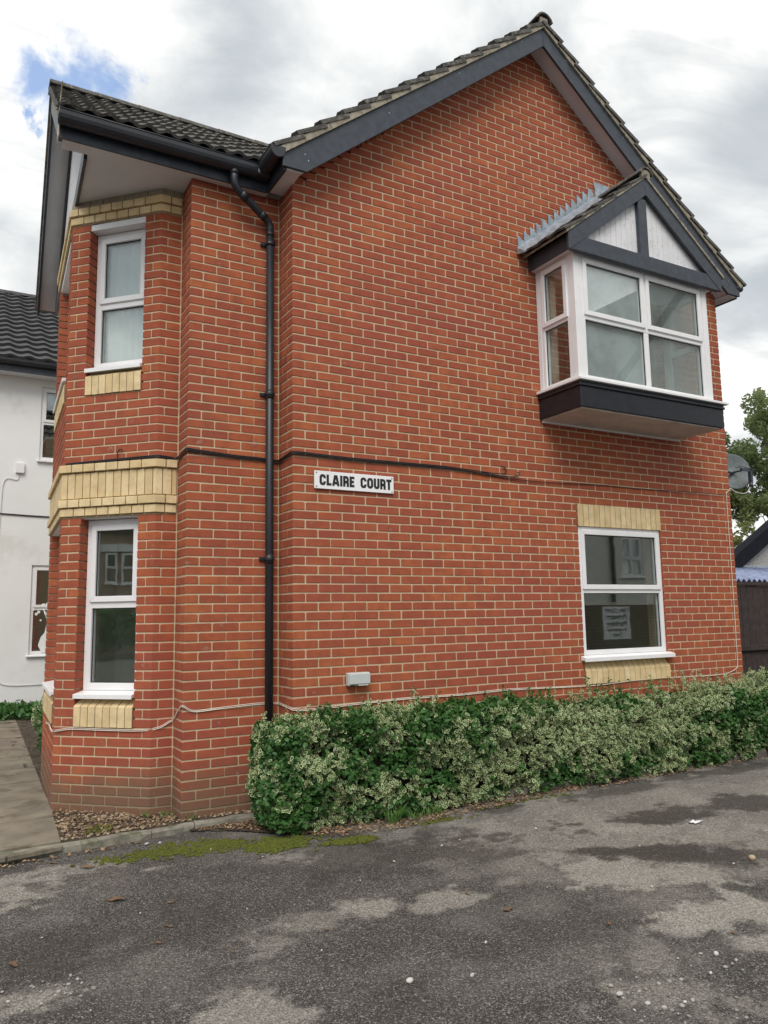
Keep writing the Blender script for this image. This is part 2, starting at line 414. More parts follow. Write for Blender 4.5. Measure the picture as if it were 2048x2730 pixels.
for b in [(-2.15,-.62,.55,.26,.75,.2),(-1.5,-.33,.25,.14,.5,0),(-.25,-.92,.30,.16,.65,-.5),(-1.33,-2.6,.16,.24,.7,.3),(-.32,-1.86,.14,.11,.75,0),(-.72,-1.92,.22,.10,.45,0),(-1.0,-2.05,.16,.12,.4,0),
          (-2.1,-2.05,.30,.12,.7,0),(0.02,-2.0,.17,.13,.7,0),(.76,-1.37,.26,.14,.55,0),(.57,-1.97,.11,.05,.5,0),(1.06,-1.75,.16,.12,.7,-.6),(1.2,-2.15,.30,.28,.9,-.6),(1.45,-2.38,.30,.15,.85,-.5),(1.9,-1.5,.75,.38,.75,-.35),
          (1.2,-2.95,.32,.20,.95,-.6),(.86,-2.92,.12,.13,.8,0),(1.0,-3.25,.20,.12,.75,-.4),(2.3,-2.0,.35,.14,.6,-.5),(2.1,-1.05,.9,.25,.45,-.2),(3.3,-1.2,1.2,.35,.55,-.3),(3.0,-2.0,.8,.3,.5,-.4),(4.6,-.9,.9,.2,.45,-.2),(.25,-3.35,.22,.22,.45,0),(.4,-3.1,.28,.2,.35,0)]:
    blob(wear, *b[:5], b[5])
for b in [(1.5,-1.86,.26,.10,.9,-.5),(1.78,-2.1,.22,.13,.9,-.4),(2.35,-1.45,.45,.14,.85,-.3),(3.4,-1.5,.5,.16,.8,-.3),(2.3,-2.45,.35,.16,.7,-.3),(.45,-1.15,.8,.28,.65,-.2),(-1.9,-1.6,.6,.35,.45,0),(4.2,-.55,.7,.12,.6,-.1),(2.2,-.6,.8,.12,.6,-.1)]:
    blob(damp, *b[:5], b[5])
n1k = n1; n1 = n1*.45; n2 = n2*.5
for b in [(-.80,-.33,.56,.17,1,-.18),(-.38,-.50,.28,.16,.9,-.2),(-1.15,-.27,.14,.07,.8,0),(.18,-.74,.22,.06,.9,-.1),(.9,-.62,.3,.05,.6,-.1),(2.0,-.5,.5,.05,.45,0)]:
    blob(mossw, *b[:5], b[5], .8)
n1 = n1k; n2 = n2*2
region = np.clip((X-.2+.45*(Y+2.0))/1.2, 0, 1)*np.clip((Y+3.2)/.8, 0, 1)
wear = np.maximum(wear, region*np.clip(.34+n1*2.2+n2*1.3, 0, .55))
wear = np.clip(wear*(1-damp), 0, 1) + np.clip(n1*.7, 0, .18)
wear[Y > -.05] *= .3
Z = G0 + .010*(n1) + .0035*rng.standard_normal(X.shape)*.6 - .012*np.clip(wear, 0, 1)*0 + mossw*.006
ny, nx = X.shape
idx = np.arange(nx*ny).reshape(ny, nx)
F = np.stack([idx[:-1, :-1], idx[:-1, 1:], idx[1:, 1:], idx[1:, :-1]], -1).reshape(-1, 4)
mesh = npmesh('tarmac_drive', np.stack([X, Y, Z], -1).reshape(-1, 3), F, [M_TARM],
              attrs={'wear': ('POINT', wear.ravel()), 'damp': ('POINT', damp.ravel()), 'moss': ('POINT', mossw.ravel())}, smooth=True)
tag(link('tarmac_drive', mesh), kind='structure')

# soil bed
def sheet(name, poly, z, material, bumpz=.012, step=.05, kind='structure'):
    x0, x1 = min(p[0] for p in poly), max(p[0] for p in poly); y0, y1 = min(p[1] for p in poly), max(p[1] for p in poly)
    gx, gy = np.meshgrid(np.arange(x0, x1+step, step), np.arange(y0, y1+step, step))
    inside = np.zeros_like(gx, bool)
    for i in range(len(poly)):
        (ax, ay), (bx, by) = poly[i-1], poly[i]
        with np.errstate(divide='ignore', invalid='ignore'):
            c = ((ay > gy) != (by > gy)) & (gx < (bx-ax)*(gy-ay)/(by-ay+1e-12)+ax)
        inside ^= c
    gz = z + bumpz*(fbm(gx*6, gy*6, 0, 4, 5)-.5)*2
    nyy, nxx = gx.shape; ii = np.arange(nxx*nyy).reshape(nyy, nxx)
    F = np.stack([ii[:-1, :-1], ii[:-1, 1:], ii[1:, 1:], ii[1:, :-1]], -1)
    keep = inside[:-1, :-1] | inside[1:, 1:]
    F = F[keep]
    o = link(name, npmesh(name, np.stack([gx, gy, gz], -1).reshape(-1, 3), F, [material], smooth=True))
    return tag(o, kind=kind)
sheet('soil_bed', [(-1.66, .16), (-1.05, .17), (-.7, .235), (-.2, .225), (-.06, .12), (.05, -.27), (6.2, -.27), (6.2, .05), (-.1, .05), (-.1, .36), (-.9, .36), (-.9, .7), (-1.7, 1.35)], -.885, M_SOIL, .016, .03)
sheet('kerb_soil', [(-.78, .14), (-.15, .16), (.06, -.28), (.05, -.36), (-.2, -.34), (-.5, -.02)], G0+.012, M_SOIL, .012, .02)
sheet('garden_soil', [(-1.62, 2.2), (-.6, 2.2), (-.6, 9.2), (-1.52, 9.2)], -.88, M_SOIL, .02, .06)
# path slabs
pb = MB()
pb.prism([(-6, -.1), (-1.66, .14), (-1.58, 1.3), (-1.45, 5.4), (-1.38, 8.9), (-6, 8.9)], G0-.05, -.895)
path = tag(pb.build('path', M_MORT), kind='structure')
def xe(y):
    return -1.655 + (y-.1)*(.06/1.2) if y < 1.3 else -1.595+(y-1.3)*.033
rows = [(-.02, .115, .14), (.17, .235, .94), (.95, .96, 1.72), (1.73, 1.74, 2.50), (2.51, 2.52, 3.28), (3.3, 3.31, 4.06), (4.08, 4.09, 4.9), (4.92, 4.93, 5.7), (5.72, 5.73, 6.5), (6.52, 6.53, 7.4), (7.42, 7.43, 8.3)]
for k, (ya, _, yb) in enumerate(rows):
    x_r = None
    offs = .35*(k % 2)
    edges = [None]
    xcut = [-5.6+offs*1.0+.9*i for i in range(6)]
    xcut = [x for x in xcut if x < -1.95]
    for i in range(len(xcut)):
        xa = xcut[i]+.006; xb = (xcut[i+1]-.006) if i+1 < len(xcut) else None
        s = MB()
        j = lambda: random.uniform(-.004, .004)
        if xb is None:
            poly = [(xa, ya+.006), (xe(ya)+.005+j(), ya+.012+(.06 if k == 0 else 0)), (xe(yb)+.005+j(), yb-.006), (xa, yb-.006)]
        else:
            poly = [(xa, ya+.006), (xb, ya+.006), (xb, yb-.006), (xa, yb-.006)]
        s.prism(poly, -.905, -.872+random.uniform(-.003, .003))
        s.build('paving_slab', M_PATH, path, bevel=.004)
# kerbs
kerb = tag(link('kerb', None, None, Matrix.Translation((0, -.3, G0))), kind='structure')
kl = [(-4.2, -.10), (-3.1, -.03), (-2.05, .045), (-1.05, .10), (-.72, .165), (-.20, .15)]
M_KERB2 = simple('dark kerb concrete', (.135, .125, .105), .9, .2, 5, .5, 40)
def kerbstone(a, b, w, z1, parent=kerb, seg=5, lump=.008, M_=M_KERB):
    a = Vector((*a, 0)); b = Vector((*b, 0)); d = (b-a); L = d.length; d.normalize(); nn = Vector((-d.y, d.x, 0))
    mb = MB(); vs = []; prof = [(0, -.07), (0, -.018), (.012, -.002), (.03, 0), (w-.02, 0), (w, -.012), (w, -.07)]
    for i in range(seg+1):
        p = a + d*(L*i/seg)
        for (o, z) in prof:
            jx = random.uniform(-lump, lump); jz = random.uniform(-lump, lump)*.7
            q = p + nn*(o+jx); vs.append((q.x, q.y, z1+z+jz if z > -.06 else G0-.03))
    n = len(prof); fs = []
    for i in range(seg):
        for k in range(n-1): fs.append((i*n+k, (i+1)*n+k, (i+1)*n+k+1, i*n+k+1))
    fs.append(tuple(range(n))[::-1]); fs.append(tuple(range(seg*n, seg*n+n)))
    mb.add(vs, fs, 0, False)
    mb.build('kerb_stone', M_, parent)
for i in range(len(kl)-1):
    kerbstone(kl[i], (kl[i+1][0]-.006, kl[i+1][1]), .075, -.872 if i < 3 else -.877)
kx = .0
while kx < 8.0:
    kerbstone((kx, -.325), (kx+.905, -.325), .06, -.862, seg=2, lump=.0008, M_=M_KERB2); kx += .915

# ------------------------------------------------------------------ the brick house
house = thing('brick_house', (2.0, 0, G0), 'red brick two storey house with cream brick bands, black gable boards and a corner bay', 'house')
OUT = [(5.5125, 0), (0, 0), (0, .31), (-.7875, .31), (-.7875, .59), (-.965, .59), (-1.6014, 1.2264), (-1.519, 2.804), (-.883, 3.44), (-.7875, 3.45), (-.7875, 7.0), (5.5125, 7.0)]
def offset(poly, d):
    """move inward by d (outline runs with outside on its left)"""
    n = len(poly); r = []
    for i in range(n):
        a, b, c = Vector(poly[i-1]), Vector(poly[i]), Vector(poly[(i+1) % n])
        e1 = (b-a).normalized(); e2 = (c-b).normalized()
        n1 = Vector((e1.y, -e1.x)); n2 = Vector((e2.y, -e2.x))   # inward = right of travel
        k = 1+n1.dot(n2)
        v = (n1+n2)/k if k > 1e-6 else n1
        p = b+v*d; r.append((p.x, p.y))
    return r
REC = .0045
O1 = offset(OUT, REC); O2 = offset(OUT, .25)
WB, WT = G0-.1, 4.352
def wall(i, opens=(), z0=WB, z1=WT, rev=False):
    """slab for outline edge i -> i+1; opens are (s0,s1,za,zb), s measured along the edge from point i"""
    a, b = Vector(OUT[i]), Vector(OUT[(i+1) % len(OUT)]); L = (b-a).length
    a1, b1, a2, b2 = [Vector(p) for p in (O1[i], O1[(i+1) % len(OUT)], O2[i], O2[(i+1) % len(OUT)])]
    e = (b-a).normalized()
    def at(s, inner):
        p = a + e*s
        nin = Vector((e.y, -e.x))
        return p + nin*(.25 if inner else REC)
    opens = [(o[0]-.014, o[1]+.014, o[2], o[3]) for o in opens]
    mb = MB()
    cuts = sorted({0.0, L, *[o[0] for o in opens], *[o[1] for o in opens]})
    for s0, s1 in zip(cuts[:-1], cuts[1:]):
        p = a1 if s0 == 0 else at(s0, False); q = b1 if s1 == L else at(s1, False)
        p2 = a2 if s0 == 0 else at(s0, True); q2 = b2 if s1 == L else at(s1, True)
        zs = [(z0, z1)]
        for o in opens:
            if o[0] <= s0+1e-6 and o[1] >= s1-1e-6:
                new = []
                for (za, zb) in zs:
                    if o[2] > za and o[3] < zb: new += [(za, o[2]), (o[3], zb)]
                    else: new.append((za, zb))
                zs = new
        for za, zb in zs:
            mb.prism([tuple(p), tuple(q), tuple(q2), tuple(p2)], za, zb, mis=[0, 0, 1, 0])
    return mb.build('wall', [M_MORT, M_PLAS], house)
LF = (Vector(OUT[7])-Vector(OUT[6])).length
A_WIN = (5.5125-4.292, 5.5125-3.105, -.075, 1.725)
ORI = (5.5125-4.55, 5.5125-2.73, 2.60, 4.10)
C_G, C_U = (.16, .71, -.225, 1.487), (.16, .71, 2.55, 4.12)
F_G, F_U = (.18, LF-.18, -.225, 1.487), (.18, LF-.18, 2.55, 4.12)
wA = wall(0, [A_WIN, ORI]); wR = wall(1); wB = wall(2); wR2 = wall(3); wS = wall(4)
wC = wall(5, [C_G, C_U]); wF = wall(6, [F_G, F_U]); w7 = wall(7); wall(8); w9 = wall(9); wall(10); w11 = wall(11)
# gable triangle above the eaves
gm = MB()
gm.prism([(.06, WT+.002), (5.45, WT+.002), (2.756+.02, 6.66), (2.756-.02, 6.66)], REC, .25, axis=1)
gwall = gm.build('wall', [M_MORT], house)
# floors and rooms
O3 = offset(OUT, .252)
for z in ((-.75, -.62), (1.84, 2.12), (4.356, 4.40)):
    fm = MB(); fm.prism(O3 if z[0] < 4 else offset(OUT, .01), *z); fm.build('floor' if z[0] < 4 else 'ceiling', M_PLAS, house)
rm = MB(); rm.box(-.5, 5.2, 3.2, 3.3, -.62, 1.838); rm.box(-.5, 5.2, 3.6, 3.7, 2.122, 4.35)
rm.box(2.0, 2.1, .27, 3.19, -.62, 1.838); rm.box(.55, .65, .27, 3.19, -.62, 1.838); rm.box(1.9, 2.0, .27, 3.59, 2.122, 4.35)
rm.build('partition', M_PLAS, house)

BR = []          # dicts of every red brick
def brick(parent, plan, z0, z1, key=None):
    BR.append(dict(p=parent, plan=plan, z0=z0, z1=z1))
def frame_of(i):
    a, b = Vector(OUT[i]), Vector(OUT[(i+1) % len(OUT)]); e = (b-a).normalized(); nin = Vector((e.y, -e.x)); return a, e, nin, (b-a).length
def quad(o, e, nin, s0, s1, d):
    j = random.uniform(-.0012, .0012)
    return [tuple(o+e*s0+nin*j), tuple(o+e*s1+nin*j), tuple(o+e*s1+nin*d), tuple(o+e*s0+nin*d)]
def cut(seg, holes):
    out = [seg]
    for h0, h1 in holes:
        new = []
        for a, b in out:
            if h1 <= a or h0 >= b: new.append((a, b))
            else:
                if h0-a > .03: new.append((a, h0))
                if b-h1 > .03: new.append((h1, b))
        out = new
    return out
def zrow(n): return .075*n+.0056, .075*n+.0694
RAKE = lambda dx: 6.60-.805*dx
# wall A, measured from the left corner towards +x
oA, eA, nA = Vector((0, 0)), Vector((1, 0)), Vector((0, 1))
for n in range(-13, 90):
    z0, z1 = zrow(n)
    lim = (6.70-z1)/.805
    if lim < .03: break
    xa, xb = max(0, 2.756-lim), min(5.5125, 2.756+lim)
    js = [0] + [(.1125 if n % 2 == 0 else .225)+.225*k for k in range(25)]
    js = [j for j in js if j < 5.5125-.01]+[5.5125]
    holes = []
    if z1 > A_WIN[2]+.01 and z0 < A_WIN[3]-.01: holes.append((3.105, 4.292))
    if z1 > 2.62 and z0 < 4.08: holes.append((2.75, 4.53))
    for a, b in zip(js[:-1], js[1:]):
        s0 = a if a == 0 else a+.006+random.uniform(-.0015, .0015); s1 = b if b > 5.51 else b-.006+random.uniform(-.0015, .0015)
        s0 = max(s0, xa); s1 = min(s1, xb)
        if s1-s0 < .02: continue
        for (p, q) in cut((s0, s1), holes):
            if q-p > .02:
                corner = a == 0 and p == 0
                depth = .215 if (corner and n % 2 == 0) else .1025
                brick(wA if z0 < WT else gwall, quad(oA, eA, nA, p, q, depth), z0, z1)
# return at x=0
for n in range(-13, 58):
    z0, z1 = zrow(n)
    st = .225 if n % 2 == 0 else .1125
    a, e, nin, L = frame_of(1)
    brick(wR, quad(a, e, nin, st, L-.008, .1025), z0, z1)
    if n % 2 == 1: pass
# wall B from its arris
oB, eB, nB = Vector((-.7875, .31)), Vector((1, 0)), Vector((0, 1))
for n in range(-13, 58):
    z0, z1 = zrow(n)
    js = [0] + [(.1125 if n % 2 == 0 else .225)+.225*k for k in range(4)]
    js = [j for j in js if j < .78] + [.7875]
    for a, b in zip(js[:-1], js[1:]):
        s0 = a if a == 0 else a+.005; s1 = .782 if b == .7875 else b-.005
        if s1-s0 < .02: continue
        brick(wB, quad(oB, eB, nB, s0, s1, .215 if (a == 0 and n % 2 == 0) else .1025), z0, z1)
    # return at x=-.7875 runs back from the arris
    st = .225 if n % 2 == 0 else .1125
    brick(wR2, quad(Vector((-.7875, .31)), Vector((0, 1)), Vector((1, 0)), st, .272, .1025), z0, z1)
# bay: small facet + cant + front facet as one developed run with bent bricks
PTS = [Vector(OUT[k]) for k in (4, 5, 6, 7)]
LS = [(PTS[i+1]-PTS[i]).length for i in range(3)]
CUM = [0, LS[0], LS[0]+LS[1], sum(LS)]
def dev(s, d):
    for i in range(3):
        if s <= CUM[i+1]+1e-9 or i == 2:
            e = (PTS[i+1]-PTS[i]).normalized(); nin = Vector((e.y, -e.x))
            return PTS[i]+e*(s-CUM[i])+nin*d
def mitre(i, d):
    e1 = (PTS[i]-PTS[i-1]).normalized(); e2 = (PTS[i+1]-PTS[i]).normalized()
    n1 = Vector((e1.y, -e1.x)); n2 = Vector((e2.y, -e2.x)); return PTS[i]+(n1+n2)/(1+n1.dot(n2))*d
def devplan(s0, s1, out, d):
    """plan polygon between developed distances, bent round the bay corners; out>0 stands proud"""
    o = [tuple(dev(s0, -out))]; i_ = [tuple(dev(s0, d))]
    for k in (1, 2):
        if s0+.004 < CUM[k] < s1-.004: o.append(tuple(mitre(k, -out))); i_.append(tuple(mitre(k, d)))
    eps = 1e-7
    def dv(s, dd):
        for i in range(3):
            if s <= CUM[i+1]+1e-6:
                e = (PTS[i+1]-PTS[i]).normalized(); nin = Vector((e.y, -e.x)); return PTS[i]+e*(s-CUM[i])+nin*dd
        return dev(s, dd)
    o.append(tuple(dv(s1, -out))); i_.append(tuple(dv(s1, d)))
    return o+i_[::-1]
def wall_at(s): return wS if s < CUM[1] else (wC if s < CUM[2] else wF)
P1s, P2s = CUM[1], CUM[2]
for n in range(-13, 55):
    if 20 <= n < 26: continue
    z0, z1 = zrow(n)
    if n % 2 == 0: js = [0]+[P1s+.078+.2150*k for k in range(4)]+[P2s+.07+.225*k for k in range(7)]
    else: js = [0, P1s-.055]+[P1s+.186+.2145*k for k in range(4)]+[P2s+.17+.225*k for k in range(7)]
    js = [j for j in js if j < CUM[3]-.02]+[CUM[3]]
    holes = []
    for (o, base) in ((C_G, P1s), (C_U, P1s), (F_G, P2s), (F_U, P2s)):
        if z1 > o[2]+.01 and z0 < o[3]+.03: holes.append((base+o[0], base+o[1]))
    for a, b in zip(js[:-1], js[1:]):
        s0 = a+.005 if a > 0 else .008; s1 = b-.005 if b < CUM[3] else b
        for hh in holes:
            if 0 < s0-hh[1] < .04: s0 = hh[1]
            if 0 < hh[0]-s1 < .04: s1 = hh[0]
        for (p, q) in cut((s0, s1), holes):
            if q-p > .02: brick(wall_at((p+q)/2), devplan(p, q, random.uniform(-.0012, .0012), .17 if holes and (abs(p-s0) > 1e-6 or abs(q-s1) > 1e-6 or any(abs(p-h[1]) < .02 or abs(q-h[0]) < .02 for h in holes)) else .10), z0, z1)
# plain stretcher runs on the far cant, the front wall beyond the bay and the right hand wall
for (i, wl) in ((7, w7), (9, w9), (11, w11)):
    a, e, nin, L = frame_of(i)
    for n in range(-13, 58):
        z0, z1 = zrow(n); st = 0 if i != 11 else .0
        js = [0]+[j for j in [(.1125 if n % 2 == 0 else .225)+.225*k for k in range(40)] if j < L-.03]+[L]
        for p, q in zip(js[:-1], js[1:]):
            p2 = p+.005; q2 = q-.005
            if i == 11 and q > L-.23: q2 = min(q2, L-(.22 if n % 2 == 1 else .107))
            if q2-p2 > .03: brick(wl, quad(a, e, nin, p2, q2, .09), z0, z1)
# ---- build bricks
def brick_geo(plan, z0, z1, jit=.0014, ch=.0032):
    P = [Vector(p) for p in plan]; n = len(P)
    area = sum(P[i-1].x*P[i].y-P[i].x*P[i-1].y for i in range(n))/2
    if area < 0: P = P[::-1]
    ins = []
    for i in range(n):
        e1 = (P[i]-P[i-1]).normalized(); e2 = (P[(i+1) % n]-P[i]).normalized()
        n1 = Vector((-e1.y, e1.x)); n2 = Vector((-e2.y, e2.x)); k = 1+n1.dot(n2)
        ins.append(P[i]+((n1+n2)/k if k > .05 else n1)*ch)
    J = lambda: random.uniform(-jit, jit)
    if n == 4 and jit > .001:
        A_, B_, C_, D_ = [Vector(p) for p in plan]      # A,B on the face, C,D behind
        L = (B_-A_).length; e = (B_-A_)/L; h = z1-z0; dp = D_-A_; dn_ = dp.normalized()
        k = random.uniform(.004, .009); k2 = random.uniform(.004, .009); d_ = random.uniform(.002, .006)
        o8 = [(0, .003), (.004, 0), (L-.004, 0), (L, .003), (L, h-k2), (L-k2*1.4, h-.0012+J()), (k*1.4, h-.0012+J()), (0, h-k)]
        cx_, cz_ = L/2, h/2
        def pt(u, z, q): v = A_+e*u+q; return (v.x, v.y, z0+z)
        vs = [pt(u+(ch if u < cx_ else -ch)*.8, z+(ch if z < cz_ else -ch)*.8, Vector((0, 0))) for u, z in o8]
        vs += [pt(u, z, dn_*ch) for u, z in o8]
        vs += [pt(u, z, dp) for u, z in o8]
        fs = [tuple(range(8))]+[(r*8+i, r*8+(i+1) % 8, (r+1)*8+(i+1) % 8, (r+1)*8+i) for r in range(2) for i in range(8)]+[tuple(range(16, 24))[::-1]]
        return vs, fs
    vs = [(p.x, p.y, z0) for p in ins]+[(p.x, p.y, z0+ch+J()) for p in P]+[(p.x, p.y, z1-ch+J()-(abs(J())*1.5)) for p in P]+[(p.x, p.y, z1+J()*.5) for p in ins]
    fs = [tuple(range(n))[::-1]]
    for r in range(3):
        for i in range(n): fs.append((r*n+i, r*n+(i+1) % n, (r+1)*n+(i+1) % n, (r+1)*n+i))
    fs.append(tuple(range(3*n, 4*n)))
    return vs, fs
def pixarea(b):
    p = b['plan'][0]; q = b['plan'][1] if len(b['plan']) == 4 else b['plan'][len(b['plan'])//2-1]
    c = Vector(((p[0]+q[0])/2, (p[1]+q[1])/2, (b['z0']+b['z1'])/2)); d = c-CAM
    e = Vector((q[0]-p[0], q[1]-p[1], 0)); nn = Vector((e.y, -e.x, 0))
    if nn.length == 0: return 0
    z = d.dot(fwd); px = d.dot(r2)/z; py = d.dot(u2)/z
    if abs(px) > .5 or abs(py) > .66: return 0
    if c.z < -.15 and -.3 < c.x < 5.6 and c.y < .32: return 0        # behind the hedge
    return abs(nn.normalized().dot(d.normalized()))*e.length*.065/(z*z)
BR.sort(key=pixarea, reverse=True)
share = {}
for b in BR[:300]:
    pl = b['plan']; o = Vector(pl[0]); e = Vector(pl[1])-o; L = e.length
    key = (len(pl) == 4, round(L, 2), round((Vector(pl[3])-o).length, 2) if len(pl) == 4 else -1, random.randrange(5), round(e.x/L, 1), round(e.y/L, 1))
    if len(pl) != 4: key = (id(b),)
    if key not in share:
        vs, fs = brick_geo(pl, b['z0'], b['z1'])
        mb = MB(); mb.add([(v[0]-o.x, v[1]-o.y, v[2]-b['z0']) for v in vs], fs)
        share[key] = mb.mesh('brick', [M_BRK1])
    link('brick', share[key], b['p'], Matrix.Translation((o.x, o.y, b['z0'])))
mb = MB(); tint = []
for b in BR[300:]:
    vs, fs = brick_geo(b['plan'], b['z0'], b['z1']); mb.add(vs, fs)
    tint += [random.random()]*len(fs)
me_ = bpy.data.meshes.new('brickwork'); me_.from_pydata(mb.v, [], mb.f); me_.materials.append(M_BRKN)
a_ = me_.attributes.new('tint', 'FLOAT', 'FACE'); a_.data.foreach_set('value', tint)
tag(link('brickwork', me_, house), kind='stuff')

# ---- yellow brick bands on the bay
def ybrick(parent, plan, z0, z1):
    vs, fs = brick_geo(plan, z0, z1, .0008, .003)
    m2 = MB(); m2.add(vs, fs); m2.build('yellow_brick', M_YEL1, parent)
bands_ = []
for z0, z1, o in ((1.49, 1.945, .004), (4.115, 4.350, .004)):
    pl = devplan(.012, CUM[3], o-.002, .09)
    bandm = MB(); bandm.prism(pl, z0, z1)
    bands_.append(bandm.build('brick_band', M_MORD, house))
band = bands_[0]; band_hi = bands_[1]
def yrow(n0, n1, out, pitch, start=0, gap=.005, upto=None):
    z0, z1 = .075*n0+.005, .075*n1-.005
    s = .010
    js = [.010]
    # facet: one joint near the bay corner, then even pitch along the cant, restarting on the front facet
    if pitch > .1:
        js += [P1s-.072] + [P1s+.10+.055*0+k*pitch+start for k in range(int((LS[1]-.18)/pitch)+1)] + [P2s+.05+k*pitch for k in range(int((LS[2]-.06)/pitch)+1)]
    else:
        js += [P1s-.125, P1s-.05] + [P1s+.024+k*pitch for k in range(12)] + [P2s+.045+k*pitch for k in range(21)]
    js = sorted(j for j in js if j < CUM[3]-.02)+[CUM[3]]
    for a, b in zip(js[:-1], js[1:]):
        if b-a < .03: continue
        p = devplan(a+gap, b-gap, out, .08)
        ybrick(band if n0 < 40 else band_hi, p, z0, z1)
yrow(20, 21, .016, .1125); yrow(21, 22, .032, .1125, .05); yrow(22, 25, .012, .0745, gap=.004); yrow(25, 26, .034, .1125, .02)
yrow(55, 56, .016, .1125); yrow(56, 57, .032, .1125, .05)
# recessed grey course under the soffit
M_GREYB = simple('grey buff brick', (.36, .30, .22), .9, .15, 9, .4, 60)
js = [.01, P1s-.1, P1s+.14, P1s+.365, P1s+.59, P1s+.72, P2s+.06, P2s+.28, P2s+.5, P2s+.73, P2s+.95, P2s+1.18, P2s+1.4, CUM[3]]
for a, b in zip(js[:-1], js[1:]):
    vs, fs = brick_geo(devplan(a+.005, b-.005, .008, .08), 4.280, 4.345); m2 = MB(); m2.add(vs, fs); m2.build('buff_brick', M_GREYB, band_hi)

# ---- lintel and sills of soldier bricks
def sill_bricks(parent, Mx, W_, n, z0, zf, zt, out=.014, back=-.10):
    """Mx: local u along wall, y outward, z up"""
    p = W_/n
    bm_ = MB(); bm_.prism([(out-.006, z0+.004), (out-.006, zf-.003), (back, zt-.010), (back, z0+.004)], .003, W_-.003, axis=0)
    s = bm_.build('brick_sill', M_MORD, parent, Mx, local=True)
    for k in range(n):
        b2 = MB(); j = random.uniform(-.0015, .0015)
        b2.prism([(out+j, z0+j), (out+j, zf+j), (back, zt), (back, z0+j)], k*p+.0035, (k+1)*p-.0035, axis=0)
        b2.build('yellow_brick', M_YEL1, s, Mx, bevel=.002, local=True)
MA = basis((3.105, 0, 0), (1, 0, 0), (0, -1, 0))
sill_bricks(house, MA, 1.205, 16, -.072, .055, .150, .012, -.05)
lm = MB(); lm.box(0, 1.2, -.10, .004, 1.503, 1.722); li = lm.build('lintel', M_MORD, house, basis((3.100, 0, 0), (1, 0, 0), (0, -1, 0)), local=True)
for k in range(16):
    b2 = MB(); b2.box(k*.075+.004, (k+1)*.075-.004, -.1, .010+random.uniform(-.001, .001), 1.4975+random.uniform(-.001, .001), 1.722)
    b2.build('yellow_brick', M_YEL1, li, basis((3.102, 0, 0), (1, 0, 0), (0, -1, 0)), bevel=.002, local=True)
def edge_basis(i, s, z=0):
    a, e, nin, L = frame_of(i); p = a+e*s
    return basis((p.x, p.y, z), (e.x, e.y, 0), (-nin.x, -nin.y, 0))
# cant: u runs from P1 to P2 (right to left in the photograph)
for (i, o) in ((5, C_G), (5, C_U), (6, F_G), (6, F_U)):
    Wd = o[1]-o[0]
    sill_bricks(house, edge_basis(i, o[0]), Wd, max(8, int(Wd/.0695)), o[2]+.003, o[2]+.165, o[2]+.235, .014, -.10)

